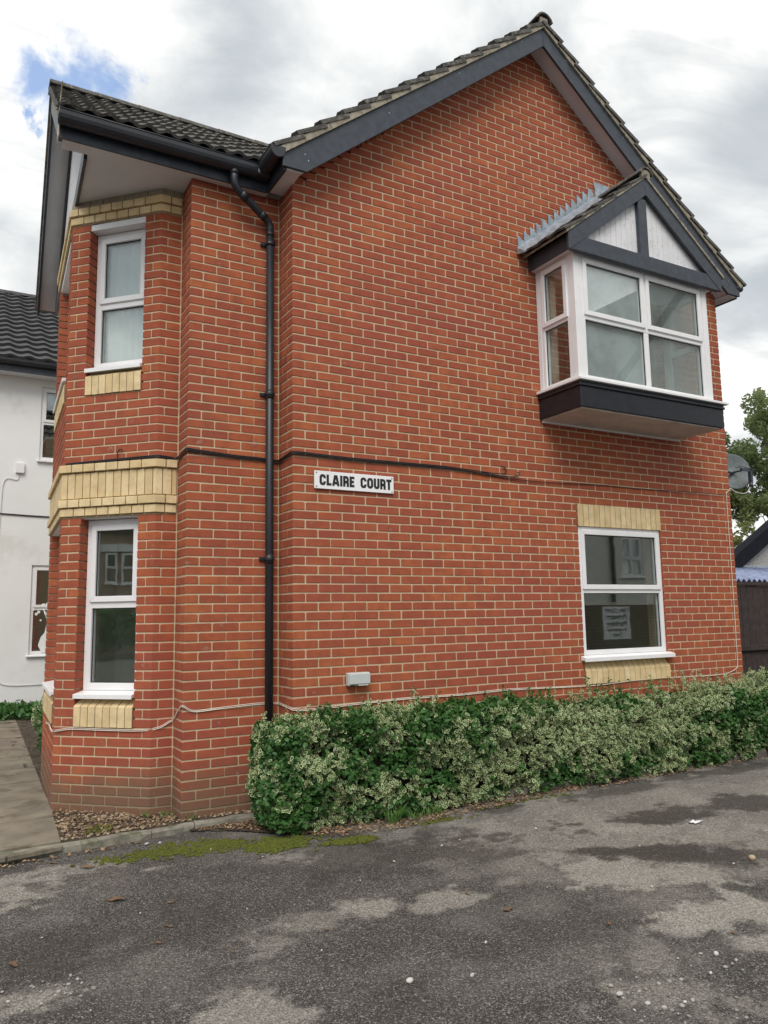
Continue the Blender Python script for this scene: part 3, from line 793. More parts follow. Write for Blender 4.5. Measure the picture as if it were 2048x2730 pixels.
# ------------------------------------------------------------------ windows
def window(parent, Mx, W_, z0, z1, zt, cols=(), open_top=(True, ), cill=None, fr=.052, name='window', back=-.10, label=None, glass=None):
    """local coords: u 0..W_, y outward (frame front at y=back+.07), z; zt transom centre; cols: mullion positions"""
    f0, f1 = back, back+.065
    mb = MB()
    mb.box(0, fr, f0, f1, z0, z1); mb.box(W_-fr, W_, f0, f1, z0, z1)
    mb.box(fr, W_-fr, f0, f1, z0, z0+fr); mb.box(fr, W_-fr, f0, f1, z1-fr, z1)
    xs_ = [0]+list(cols)+[W_]
    mb.box(fr, W_-fr, f0, f1-.001, zt-fr*.55, zt+fr*.55)
    for c in cols:
        mb.box(c-fr*.6, c+fr*.6, f0, f1-.002, z0+fr, zt-fr*.55); mb.box(c-fr*.6, c+fr*.6, f0, f1-.002, zt+fr*.55, z1-fr)
    w = mb.build(name, M_UPVC, parent, Mx, bevel=.004, local=True)
    if label: w['label'] = label
    for k in range(len(xs_)-1):
        ua = fr if k == 0 else xs_[k]+fr*.6; ub = W_-fr if k == len(xs_)-2 else xs_[k+1]-fr*.6
        for top in (True, False):
            za, zb = (zt+fr*.55, z1-fr) if top else (z0+fr, zt-fr*.55)
            a, b, c, d = ua, ub, za, zb
            if top and open_top[min(k, len(open_top)-1)]:
                s = MB(); e = .014; t_ = .048
                a2, b2, c2, d2 = a-e, b+e, c-e, d+e
                s.prism([(a2, c2), (b2, c2), (b2-t_, c2+t_), (a2+t_, c2+t_)], f0+.03, f1+.016, axis=1)
                s.prism([(b2, c2), (b2, d2), (b2-t_, d2-t_), (b2-t_, c2+t_)], f0+.03, f1+.016, axis=1)
                s.prism([(b2, d2), (a2, d2), (a2+t_, d2-t_), (b2-t_, d2-t_)], f0+.03, f1+.016, axis=1)
                s.prism([(a2, d2), (a2, c2), (a2+t_, c2+t_), (a2+t_, d2-t_)], f0+.03, f1+.016, axis=1)
                s.build('sash', M_UPVC, w, Mx, bevel=.004, local=True)
                a, b, c, d = a2+t_, b2-t_, c2+t_, d2-t_
                ys_ = f1-.004
            else: ys_ = f1-.022
            g = MB(); q = .006
            for (p0, p1, p2_, p3) in ((a, b, c, c+q), (a, b, d-q, d), (a, a+q, c+q, d-q), (b-q, b, c+q, d-q)):
                g.box(p0, p1, ys_-.006, ys_+.003, p2_, p3)
            g.build('gasket', M_GASK, w, Mx, local=True)
            gl = MB(); gl.box(a, b, ys_-.010, ys_-.006, c, d); gl.build('pane', M_GLASS, w, Mx, local=True)
            gl = MB(); gl.box(a, b, ys_-.030, ys_-.026, c, d); gl.build('pane', (glass(k, top) if glass else None) or M_GLASS, w, Mx, local=True)
    if cill:
        cm = MB(); co, cs, zc = cill
        cm.prism([(f0, zc), (f0, z0-.001), (f1, z0-.002), (co, z0-.022), (co, zc-.012), (co-.012, zc-.012), (co-.014, zc)], -cs, W_+cs, axis=0)
        cm.build('window_sill', M_UPVC, w, Mx, bevel=.002, local=True)
    return w
window(house, MA, 1.187, .208, 1.497, .848, cill=(.062, .045, .160), fr=.048, back=-.080, label='ground floor window with a white projecting sill between cream brick lintel and sill')
for (i, o, zt_) in ((5, C_G, .765), (5, C_U, 3.385), (6, F_G, .765), (6, F_U, 3.385)):
    Wd = o[1]-o[0]
    cols = () if Wd < 1 else (Wd/2,)
    lo = (o[2]+.285) if o is C_G or o is F_G else o[2]+.255
    hi = 1.478 if o[2] < 1 else 4.055
    window(house, edge_basis(i, o[0]+.002), Wd-.004, lo, hi, zt_, cols=cols, cill=(.030, .0 if i == 5 else -.01, lo-.045), fr=.060, back=-.165, glass=(lambda k_, t_: M_GLASSN) if o[2] > 1 else None)
    hb = MB(); hb.box(0, Wd, -.24, -.006 if o[2] > 1 else -.012, hi+.004, 4.112 if o[2] > 1 else 1.487)
    hb.build('head_trim', M_UPVC, house, edge_basis(i, o[0]), local=True)
    rb = MB(); rb.box(0, .10 if False else .0+.001, 0, .001, 0, .001)

# ------------------------------------------------------------------ oriel window
ori = link('oriel_window', None, house, Matrix.Translation((3.65, -.3, 2.54)))
xL, xR, yF = 2.685, 4.605, -.555
pm = MB()
pm.box(xL-.025, xR+.115-.02, yF-.035, -.004, 2.548, 2.745)
pm.build('plinth', M_BLK2, ori, bevel=.004)
pm = MB(); pm.box(xL-.04, xR+.115-.005, yF-.050, -.003, 2.746, 2.775); pm.box(xL-.033, xR+.11-.012, yF-.043, -.003, 2.776, 2.797); pm.build('moulding', M_BLK2, ori, bevel=.006)
pm = MB(); pm.box(xL+.0, xR+.07, yF-.012, -.005, 2.534, 2.547); pm.build('underside', M_SOFFB, ori)
pm = MB(); pm.box(xL+.0, xR+.07, -.03, -.006, 2.515, 2.533); pm.build('trim_strip', M_UPVC, ori)
pm = MB(); pm.box(xL-.055, xR+.15, yF-.072, -.004, 2.798, 2.824); pm.build('window_sill', M_UPVC, ori, bevel=.004)
ZB, ZT = 2.826, 4.088
for (px, py) in ((xL, yF), (xR-.075, yF)):
    q = MB(); q.box(px, px+.075, py, py+.075, ZB, ZT); q.build('corner_post', M_UPVC, ori, bevel=.004)
for px in (xL, xR-.075):
    q = MB(); q.box(px, px+.06, -.06, -.004, ZB, ZT); q.build('wall_post', M_UPVC, ori, bevel=.004)
window(ori, basis((xL+.076, yF, 0), (1, 0, 0), (0, -1, 0)), xR-xL-.152, ZB, ZT, 3.462, cols=((xR-xL-.152)/2,), fr=.050, back=-.070, name='front_window', glass=lambda k_, t_: M_GLASSM if k_ == 0 else M_GLASSN)
window(ori, basis((xL, -.062, 0), (0, -1, 0), (-1, 0, 0)), .555-.075-.064, ZB, ZT, 3.462, fr=.042, back=-.068, name='side_window')
window(ori, basis((xR, yF+.077, 0), (0, 1, 0), (1, 0, 0)), .555-.075-.064, ZB, ZT, 3.462, fr=.042, back=-.068, name='side_window')
# head board and small roof
q = MB(); q.box(xL-.02, xR+.02, yF-.02, -.004, 4.090, 4.118); q.build('head_board', M_SOFF, ori)
XC, YB, HW = 3.665, -.640, 1.085                  # gable centre, front plane, half width
SL = .765
apexT = 5.075
def tri(dx, z): return (XC+dx, z)
bw = .185
def rake_board(sg, y0, y1, topz, half, vert, zcut, footx=None):
    """barge board from apex down to the foot"""
    m_ = MB()
    bot = topz-vert
    pts = [(XC+sg*.002, bot), (XC+sg*.002, topz), (XC+sg*half, topz-SL*half), (XC+sg*half, zcut), (XC+sg*min(half, (bot-zcut)/SL), zcut)]
    m_.prism(pts, y0, y1, axis=1)
    return m_
for sg in (-1, 1):
    rake_board(sg, YB, YB+.028, apexT, HW+.02, bw, 4.060+.004).build('barge_board', M_BLK, ori, bevel=.003)
q = MB(); zt0 = 4.066; zt1 = 4.222
q.prism([(XC-1.075, zt0), (XC+1.075, zt0), (XC+.872, zt1), (XC-.872, zt1)], YB+.003, YB+.052, axis=1)
q.build('tie_beam', M_BLK, ori, bevel=.003)
q = MB(); q.box(XC-.115, XC+.005, YB+.012, YB+.056, zt1+.002, 4.84); q.build('king_post', M_BLK, ori, bevel=.003)
ib = apexT-bw+.05
k = 0; x_ = -.86
while x_ < .86:
    xa, xb = x_+.0015, x_+.0735
    za = min(ib-SL*abs(xa), ib-SL*abs(xb)) ; 
    pa, pb_ = ib-SL*abs(xa), ib-SL*abs(xb)
    if max(pa, pb_) > zt1:
        q = MB(); q.prism([(XC+xa, zt1-.02), (XC+xb, zt1-.02), (XC+xb, max(pb_, zt1-.01)), (XC+xa, max(pa, zt1-.01))], YB+.060, YB+.075, axis=1)
        q.build('board', M_WOODW, ori, bevel=.003)
    x_ += .076
# side fascias under the eaves, small soffit
q = MB(); q.box(XC-HW+.02, XC-HW+.045, YB+.030, -.004, 4.092, 4.235); q.build('fascia', M_BLK, ori, bevel=.003)
q = MB(); q.box(XC+HW-.045, XC+HW-.02, YB+.030, -.004, 4.092, 4.235); q.build('fascia', M_BLK, ori, bevel=.003)
q = MB(); q.box(XC-HW+.046, XC+HW-.046, YB+.03, yF-.022, 4.093, 4.112); q.build('soffit', M_SOFF, ori)
q = MB(); q.box(XC-HW+.046, xL-.022, yF-.02, -.006, 4.094, 4.106); q.build('soffit', M_SOFF, ori)
q = MB(); q.box(xR+.022, XC+HW-.046, yF-.02, -.006, 4.094, 4.106); q.build('soffit', M_SOFF, ori)
# dormer roof: deck, verge mortar, tiles
for sg in (-1, 1):
    q = MB()
    q.prism([(XC, apexT+.005), (XC, apexT+.035), (XC+sg*(HW+.05), apexT+.035-SL*(HW+.05)), (XC+sg*(HW+.05), apexT+.005-SL*(HW+.05))], YB-.012, -.004, axis=1)
    q.build('verge_mortar', M_VERGE, ori)

def tile_mesh(name, w, l, t, waves=2, amp=.018, material=None, seg=8):
    """u across, v up the slope, n out; tail raised by its own thickness"""
    mb_ = MB(); n = seg
    def prof(k):
        x = k/n
        return amp*(.5-.5*math.cos(2*math.pi*waves*x))**1.4
    vs = []
    for (v, base) in ((0, t*1.0), (l, 0.0)):
        for k in range(n+1): vs.append((w*k/n, v, base+prof(k)))
        for k in range(n+1): vs.append((w*k/n, v, base+prof(k)-t*.8))
    m_ = n+1; fs = []
    for k in range(n):
        fs.append((k, k+1, 2*m_+k+1, 2*m_+k))                    # top
        fs.append((k, m_+k, m_+k+1, k+1))                        # tail edge
        fs.append((m_+k, 3*m_+k, 3*m_+k+1, m_+k+1))              # underside
    fs.append((0, 2*m_, 3*m_, m_)); fs.append((n, m_+n, 3*m_+n, 2*m_+n))
    mb_.add(vs, fs)
    return mb_.mesh(name, [material])
def roof_basis(o, u, v):
    u = Vector(u).normalized(); v = Vector(v).normalized(); n_ = u.cross(v)
    if n_.z < 0: n_ = -n_
    M = Matrix.Identity(4)
    for i in range(3): M[i][0] = u[i]; M[i][1] = v[i]; M[i][2] = n_[i]
    M.translation = Vector(o); return M
def lay(parent, M, w, g, ncols, nrows, tm, cond=None, indiv=None, material=None, stagger=0, xoff=None):
    """tiles: individual objects where indiv(), the rest merged as one stuff part"""
    V = np.empty(len(tm.vertices)*3); tm.vertices.foreach_get('co', V); V = V.reshape(-1, 3)
    Fs = [list(p.vertices) for p in tm.polygons]
    mv, mf, cnt = [], [], 0
    for r in range(nrows):
        for c in range(ncols):
            x = (c+(stagger if r % 2 else 0))*w+(xoff(r) if xoff else 0); y = r*g
            if cond and not cond(M @ Vector((x+w/2, y+g/2, 0))): continue
            j = Matrix.Translation((x+random.uniform(-.003, .003), y+random.uniform(-.005, .005), random.uniform(0, .004))) @ Matrix.Rotation(random.uniform(-.008, .008), 4, 'Z')
            if indiv is None or indiv(c, r): link('roof_tile', tm, parent, M @ j)
            else:
                T = np.array(M @ j); vv = V @ T[:3, :3].T + T[:3, 3]
                mv.append(vv); mf += [[i+cnt for i in f] for f in Fs]; cnt += len(V)
    if mv:
        me2 = bpy.data.meshes.new('roof_tiles'); me2.from_pydata(np.concatenate(mv).tolist(), [], mf); me2.materials.append(material)
        tag(link('roof_tiles', me2, parent), kind='stuff')
# dormer tiles (rows run up both slopes, ridge along y)
dl = math.hypot(HW+.06, SL*(HW+.06))
for sg in (-1, 1):
    o = Vector((XC+sg*(HW+.075), YB-.02 if sg < 0 else -.01, apexT+.038-SL*(HW+.075)))
    v = Vector((-sg, 0, SL)); u = Vector((0, 1, 0)) if sg < 0 else Vector((0, -1, 0))
    lay(ori, roof_basis(o, u, v), .205, dl/5, 3, 5, tile_mesh('roof_tile', .213, dl/5+.03, .026, 1, .012, M_TILE), material=M_TILE)
def ridge_tile(parent, p0, p1, r, material=M_TILE, th=.018):
    p0 = Vector(p0); p1 = Vector(p1); d = (p1-p0); L = d.length; d.normalize(); side = d.cross(Vector((0, 0, 1))).normalized()
    mb_ = MB(); vs = []; n = 8
    for (p, k_) in ((p0, 1.0), (p1, .97)):
        for rr in (r*k_, (r-th)*k_):
            for k in range(n+1):
                a = math.pi*(.08+.84*k/n); q_ = p+side*math.cos(a)*rr+Vector((0, 0, 1))*(math.sin(a)*rr-r*.45); vs.append(tuple(q_))
    m_ = n+1; fs = []
    for k in range(n):
        fs += [(k, k+1, 2*m_+k+1, 2*m_+k), (m_+k, 3*m_+k, 3*m_+k+1, m_+k+1), (k, m_+k, m_+k+1, k+1), (2*m_+k, 2*m_+k+1, 3*m_+k+1, 3*m_+k)]
    fs += [(0, 2*m_, 3*m_, m_), (n, m_+n, 3*m_+n, 2*m_+n)]
    mb_.add(vs, fs); return mb_.build('ridge_tile', material, parent)
ridge_tile(ori, (XC, YB-.03, apexT+.06), (XC, YB+.30, apexT+.06), .10)
ridge_tile(ori, (XC, YB+.305, apexT+.06), (XC, -.005, apexT+.06), .10)
q = MB(); q.box(XC-.06, XC+.06, YB-.015, YB+.02, apexT-.0, apexT+.085); q.build('ridge_mortar', M_VERGE, ori)
# lead flashing: a sloping gutter strip plus stepped saw teeth up the brickwork
fl = MB()
x0, zf0, x1, zf1 = 2.50, 4.262, 3.60, 5.13
nst = 13
low = []; hi_ = []
for k in range(nst):
    xa = x0-.03+(x1-x0)*k/nst; xb = x0-.03+(x1-x0)*(k+1)/nst; za = zf0+(zf1-zf0)*k/nst; zb = zf0+(zf1-zf0)*(k+1)/nst
    fl.add([(xa, -.008-.001*(k % 2), za+.01), (xb, -.008, zb+.01), (xb, -.012, zb+.070), (xa+.010, -.012, za+.190), (xa, -.012, za+.185)], [(0, 1, 2, 3, 4)])
    fl.add([(xa, -.004, za+.01), (xb, -.004, zb+.01), (xb, -.004, zb+.070), (xa+.010, -.004, za+.190), (xa, -.004, za+.185)], [(4, 3, 2, 1, 0)])
fl.add([(x0-.05, -.014, zf0-.02), (x1, -.014, zf1-.02), (x1, -.014, zf1+.05), (x0-.05, -.014, zf0+.05),
        (x0-.05, -.13, zf0-.045), (x1, -.13, zf1-.045), (x1, -.13, zf1-.030), (x0-.05, -.13, zf0-.030)],
       [(0, 1, 2, 3), (4, 5, 1, 0), (7, 6, 2, 3), (4, 7, 6, 5), (0, 3, 7, 4), (1, 5, 6, 2)])
fl.build('flashing', M_LEAD, ori)
fl = MB(); fl.add([(3.60, -.012, 5.10), (3.86, -.012, 5.30), (3.80, -.012, 5.345), (3.585, -.012, 5.35)], [(0, 1, 2, 3)]); fl.add([(3.60, -.16, 5.05), (3.86, -.16, 5.20), (3.86, -.012, 5.30), (3.60, -.012, 5.12)], [(0, 1, 2, 3)])
fl.build('flashing', M_LEAD, ori)

# ------------------------------------------------------------------ main roof
roof = link('roof', None, house, Matrix.Translation((2.756, 2.5, 4.35)))
XM = 2.756
for sg in (-1, 1):
    fx = XM+sg*2.929; gx = XM+sg*2.712
    m_ = MB()
    m_.prism([(XM+sg*.0025, 6.535), (XM+sg*.0025, 6.735), (fx, 4.447), (fx, 4.347), (gx, 4.347)], -.215, -.188, axis=1)
    bb = m_.build('barge_board', M_BLK, house, bevel=.003)
    for xs_, zs_ in ((2.70, 4.40), (2.73, 4.45), (1.9, 5.1), (1.1, 5.78), (.3, 6.42)):
        s = MB(); s.tube([(XM+sg*xs_, -.216, zs_+.05), (XM+sg*xs_, -.2185, zs_+.05)], .006, 6); s.build('screw', M_LEAD, bb)
    m_ = MB(); m_.prism([(XM, 6.60), (XM, 6.612), (XM+sg*2.80, 6.612-.805*2.80), (XM+sg*2.80, 6.60-.805*2.80)], -.187, .02, axis=1)
    m_.build('soffit', M_SOFF, house)
    m_ = MB(); m_.prism([(XM, 6.737), (XM, 6.792), (XM+sg*2.975, 6.792-.775*2.975), (XM+sg*2.93, 4.449)], -.235, .35, axis=1)
    m_.build('verge_mortar', M_VERGE, roof)
    # roof deck
    m_ = MB(); m_.prism([(XM, 6.70), (XM, 6.775), (XM+sg*2.95, 6.775-.775*2.95), (XM+sg*2.95, 6.70-.775*2.95)], .36, 7.2, axis=1)
    m_.build('roof_deck', M_TILE, roof)
    rl = math.hypot(2.985, .775*2.985); g = rl/14
    o = Vector((XM+sg*3.0, -.245 if sg < 0 else 7.1, 6.798-.775*3.0)); u = Vector((0, 1, 0)) if sg < 0 else Vector((0, -1, 0))
    ncol = 24
    lay(roof, roof_basis(o, u, Vector((-sg, 0, .775))), .306, g, ncol, 14, tile_mesh('roof_tile', .312, g+.04, .046, 2, .020, M_TILE), material=M_TILE,
        indiv=(lambda c, r: c == 0) if sg < 0 else (lambda c, r: c == 23),
        cond=(lambda p: not (p.x < 1.6 and p.y > .35+(p.x+.2)*1.02 and p.y < 4.1-(p.x+.2)*1.02)) if sg < 0 else None)
for k in range(16):
    ridge_tile(roof, (XM, -.255+.44*k, 6.835), (XM, .18+.44*k, 6.835), .115)
q = MB(); q.box(XM-.05, XM+.05, -.238, -.20, 6.74, 6.845); q.build('ridge_mortar', M_VERGE, roof)
# eaves box on the left of the main gable
q = MB(); q.box(-.128, .004, -.187, .216, 4.335, 4.352); q.build('soffit', M_SOFF, house)
q = MB(); q.box(5.508, 5.64, -.187, 6.9, 4.335, 4.352); q.build('soffit', M_SOFF, house)
q = MB(); q.box(-.155, -.130, -.187, .216, 4.325, 4.47); q.build('fascia', M_BLK, house, bevel=.002)
q = MB(); q.box(5.642, 5.667, -.187, 6.9, 4.325, 4.47); q.build('fascia', M_BLK, house, bevel=.002)

# ------------------------------------------------------------------ bay roof with its own gable
broof = link('bay_roof', None, house, Matrix.Translation((-1.0, 2.2, 4.35)))
GO = Vector((-1.845, .2186)); GW = Vector((.056, 1.0)).normalized(); GN = Vector((GW.y, -GW.x))
def G(s, inn, z): p = GO+GW*s+GN*inn; return (p.x, p.y, z)
GM = basis((GO.x, GO.y, 0), (GW.x, GW.y, 0), (GN.x, GN.y, 0))      # local: u along gable, y inward, z
HS, GA = 2.0, 6.02
gs = (GA-4.50)/(HS)
for sg in (-1, 1):
    m_ = MB(); fx = HS+sg*2.02
    m_.prism([(HS, GA-.215), (HS, GA), (fx, GA-gs*2.02), (fx, 4.345), (HS+sg*(GA-.215-4.345)/gs, 4.345)], 0, .026, axis=1)
    m_.build('barge_board', M_BLK, broof, GM, bevel=.003, local=True)
    m_ = MB(); m_.prism([(HS, GA-.15), (HS, GA-.138), (HS+sg*1.92, GA-.138-gs*1.92), (HS+sg*1.92, GA-.15-gs*1.92)], .027, .30, axis=1)
    m_.build('soffit', M_SOFF, broof, GM, local=True)
    m_ = MB(); m_.prism([(HS, GA-.30), (HS, GA-.152), (HS+sg*1.75, GA-.152-gs*1.75), (HS+sg*1.75, GA-.30-gs*1.75)], .20, .222, axis=1)
    m_.build('trim_board', M_BLK, broof, GM, bevel=.002, local=True)
m_ = MB(); m_.box(.20, 3.80, .195, .222, 4.315, 4.47); m_.build('tie_beam', M_BLK, broof, GM, bevel=.002, local=True)
s_ = .16
while s_ < 3.84:
    a_, b_ = s_+.002, s_+.088
    ta, tb = GA-.15-gs*abs(a_-HS), GA-.15-gs*abs(b_-HS)
    if min(ta, tb) > 4.40:
        q = MB(); q.prism([(a_, 4.36), (b_, 4.36), (b_, tb), (a_, ta)], .226, .24, axis=1); q.build('board', M_WOODW, broof, GM, bevel=.002, local=True)
    s_ += .09
# horizontal soffit round the bay
q = MB(); q.prism([G(.0, .028, 0)[:2], G(.165, .028, 0)[:2], G(.165, .222, 0)[:2], G(3.85, .222, 0)[:2], (-.5, 4.05), (-.5, .45), (-.129, .45), (-.129, .2186)], 4.338, 4.351)
q.build('soffit', M_SOFF, broof)
q = MB(); q.prism([G(-.022, .0, 0)[:2], (-.156, .197), (-.156, .2175), G(-.001, .03, 0)[:2]], 4.318, 4.475); q.build('fascia', M_BLK, broof, bevel=.002)
q = MB(); q.prism([(-.30, 4.60), (-.035, 4.50), (-.002, 4.345), (.13, 4.345), (.02, 4.58)], -.001-.008, -.002, axis=1); q.build('box_end', M_CREAM, broof, GM, local=True)
# slopes
yE, zE = .135, 4.50; yRid = 2.22; sl2 = (6.05-zE)/(yRid-yE)
L2 = math.hypot(yRid-yE, 6.05-zE)
vv = Vector((0, yRid-yE, 6.05-zE)).normalized()
q = MB()
q.prism([(.17, 4.46), (.17, 4.49), (yRid, 6.03), (4.27, 4.49), (4.27, 4.46), (yRid, 5.99)], -1.56, 1.7, axis=0); q.build('roof_deck', M_TILE, broof)
gtile = L2/8
tmb = tile_mesh('roof_tile', .306, gtile+.045, .032, 2, .028, M_TILE, 10)
lay(broof, roof_basis((-1.875, yE-.02, zE+.015), (1, 0, 0), vv), .300, gtile, 12, 8, tmb, material=M_TILE,
    cond=lambda p: p.x < -.12+(p.y-.2)*.98, xoff=lambda r: .0146*r)
lay(broof, roof_basis((1.98, 4.30, zE+.015), (-1, 0, 0), Vector((0, -(yRid-yE), 6.05-zE))), .300, gtile, 12, 8, tmb, material=M_TILE, indiv=lambda c, r: False, xoff=lambda r: .0146*r)
for k in range(8):
    ridge_tile(broof, (-1.76+.44*k, yRid, 6.09), (-1.325+.44*k, yRid, 6.09), .12)
q = MB(); q.prism([(-.06, 4.455), (HS, GA+.004), (4.06, 4.455), (4.06, 4.495), (HS, GA+.045), (-.06, 4.495)], -.022, .31, axis=1); q.build('verge_mortar', M_VERGE, broof, GM, local=True)

# ------------------------------------------------------------------ gutters and downpipe
def gutter_mesh(name, L, parent, M, r=.060, label=None):
    mb_ = MB(); n = 10; vs = []
    for x in (0, L):
        for rr in (r, r-.005):
            for k in range(n+1):
                a = math.pi*k/n
                vs.append((x, -math.cos(a)*rr, -math.sin(a)**.8*rr*1.45))
    m_ = n+1; fs = []
    for k in range(n):
        fs += [(k, k+1, 2*m_+k+1, 2*m_+k), (m_+k, 3*m_+k, 3*m_+k+1, m_+k+1)]
    fs += [(0, 2*m_, 3*m_, m_), (n, m_+n, 3*m_+n, 2*m_+n)]
    fs += [tuple(range(m_, 2*m_)), tuple(range(3*m_, 4*m_))]
    fs += [tuple(range(0, m_)), tuple(range(2*m_, 3*m_))]
    mb_.add(vs, fs)
    # rolled front and back lips
    mb_.tube([(0, -r, .002), (L, -r, .002)], .006, 6); mb_.tube([(0, r, .002), (L, r, .002)], .006, 6)
    return mb_.build(name, M_BLKG, parent, M, local=True)
gt = gutter_mesh('gutter', 1.62, house, basis((-1.862, .132, 4.482), (1, 0, 0), (0, 1, 0)), .064)
gt2 = gutter_mesh('gutter', .42, house, basis((-.222, -.228, 4.492), (0, 1, 0), (-1, 0, 0)), .064)
q = MB(); q.box(-.288, -.156, .066, .196, 4.392, 4.484); q.build('gutter_angle', M_BLKG, house, bevel=.02)
q = MB(); q.prism([(-.222-.067*math.cos(math.pi*k/12), 4.496-.067*1.45*math.sin(math.pi*k/12)**.8) for k in range(13)], -.236, -.229, axis=1); q.build('end_cap', M_BLKG, gt2)
q = MB(); q.box(5.63, 5.76, -.23, 6.9, 4.42, 4.50); q.build('gutter', M_BLKG, house, bevel=.03)
dp = MB()
PX, PY = -.100, .262
dp.tube([(PX, PY, -.90), (PX, PY, 4.02)], .034, 20)
pipe = dp.build('downpipe', M_BLKG, house)
sw = MB()
sw.tube([(-.475, .132, 4.44), (-.475, .132, 4.33), (-.468, .136, 4.285), (-.445, .146, 4.255), (-.415, .158, 4.232), (-.165, .236, 4.105), (-.130, .250, 4.085), (-.108, .258, 4.055), (PX, PY, 4.01), (PX, PY, 3.93)], .0335, 18)
sw.build('swan_neck', M_BLKG, pipe)
for (p0, p1) in (((-.475, .132, 4.36), (-.475, .132, 4.41)), ((-.405, .161, 4.227), (-.350, .179, 4.200)), ((-.205, .224, 4.125), (-.160, .238, 4.103)), ((PX, PY, 3.95), (PX, PY, 3.99)), ((PX, PY, 2.48), (PX, PY, 2.56)), ((PX, PY, 1.07), (PX, PY, 1.15)), ((-.475, .132, 4.43), (-.475, .132, 4.47))):
    q = MB(); q.tube([p0, p1], .0365, 18); q.build('socket', M_BLKG, pipe)
for z in (3.88, 2.525, 1.115):
    q = MB(); q.tube([(PX, PY, z-.012), (PX, PY, z+.012)], .044, 18); q.box(PX-.075, PX+.01, .292, .308, z-.014, z+.014); q.tube([(PX-.066, .310, z), (PX-.066, .283, z)], .007, 8)
    q.build('pipe_bracket', M_BLKG, pipe, bevel=.001)
q = MB(); q.tube([(-.222, -.02, 4.43), (-.222, -.02, 4.40)], .03, 10); q.build('outlet', M_BLKG, gt2)

# ------------------------------------------------------------------ curtains
def curtain(name, a, b, z0, z1, label, amp=.025, wl=.11, M=M_CURT):
    a = Vector((*a, 0)); b = Vector((*b, 0)); L = (b-a).length; d = (b-a).normalized(); nn = Vector((-d.y, d.x, 0))
    n = max(12, int(L/wl*8)); vs = []; 
    for z in np.linspace(z0, z1, 6):
        for k in range(n+1):
            s = L*k/n; off = amp*math.sin(2*math.pi*s/wl+1.3*math.sin(s*5))*(1-.3*(z-z0)/(z1-z0))
            p = a+d*s+nn*off; vs.append((p.x, p.y, z))
    fs = [(r*(n+1)+k, r*(n+1)+k+1, (r+1)*(n+1)+k+1, (r+1)*(n+1)+k) for r in range(5) for k in range(n)]
    mb_ = MB(); mb_.add(vs, fs, 0, True); o = mb_.build(name, M)
    so_ = o.modifiers.new('thickness', 'SOLIDIFY'); so_.thickness = .002
    return tag(o, label, 'curtain')
a5, e5, n5, L5 = frame_of(5)
pa = a5+e5*.12+n5*.235; pb2 = a5+e5*.76+n5*.235
curtain('net_curtain', pa, pb2, 2.70, 4.10, 'pale net curtain hanging in folds behind the upper window of the corner bay', .026, .075)
curtain('drape', (4.02, .16), (4.40, .16), 2.5, 4.05, 'white drape gathered inside the projecting oriel window', .03, .10)
curtain('drape', (2.72, .02), (2.80, -.16), 2.84, 4.05, 'narrow cream drape at the side pane of the oriel window', .012, .06, M_CREAM)

# ------------------------------------------------------------------ street name sign with raised letters
sg_ = thing('name_sign', (.565, -.012, 1.687), 'white oblong wall sign reading CLAIRE COURT in bold black letters', 'sign')
q = MB(); q.box(.187, .945, -.020, -.006, 1.688, 1.838); q.build('plate', M_SIGNW, sg_, bevel=.002)
for (x, z) in ((.204, 1.822), (.204, 1.706), (.927, 1.820), (.927, 1.702)):
    q = MB(); q.tube([(x, -.019, z), (x, -.023, z)], .0052, 8); q.build('screw', M_SIGNB, sg_)
def stroke(mb_, pts, w, y0, y1, closed=False):
    """flat thick polyline with square mitred joints in the xz plane"""
    P = [Vector(p) for p in pts]; n = len(P); L_, R_ = [], []
    for i in range(n):
        if closed: e1 = (P[i]-P[i-1]).normalized(); e2 = (P[(i+1) % n]-P[i]).normalized()
        else:
            e1 = (P[i]-P[i-1]).normalized() if i else (P[1]-P[0]).normalized()
            e2 = (P[i+1]-P[i]).normalized() if i < n-1 else e1
        n1 = Vector((-e1.y, e1.x)); n2 = Vector((-e2.y, e2.x)); k = max(.3, 1+n1.dot(n2)); v = (n1+n2)/k*w/2
        L_.append(P[i]+v); R_.append(P[i]-v)
    m_ = n if closed else n-1
    for i in range(m_):
        j = (i+1) % n
        mb_.prism([tuple(L_[i]), tuple(L_[j]), tuple(R_[j]), tuple(R_[i])], y0, y1, axis=1)
def arc(cx, cz, rx, rz, a0, a1, n=8):
    return [(cx+rx*math.cos(math.radians(a0+(a1-a0)*k/n)), cz+rz*math.sin(math.radians(a0+(a1-a0)*k/n))) for k in range(n+1)]
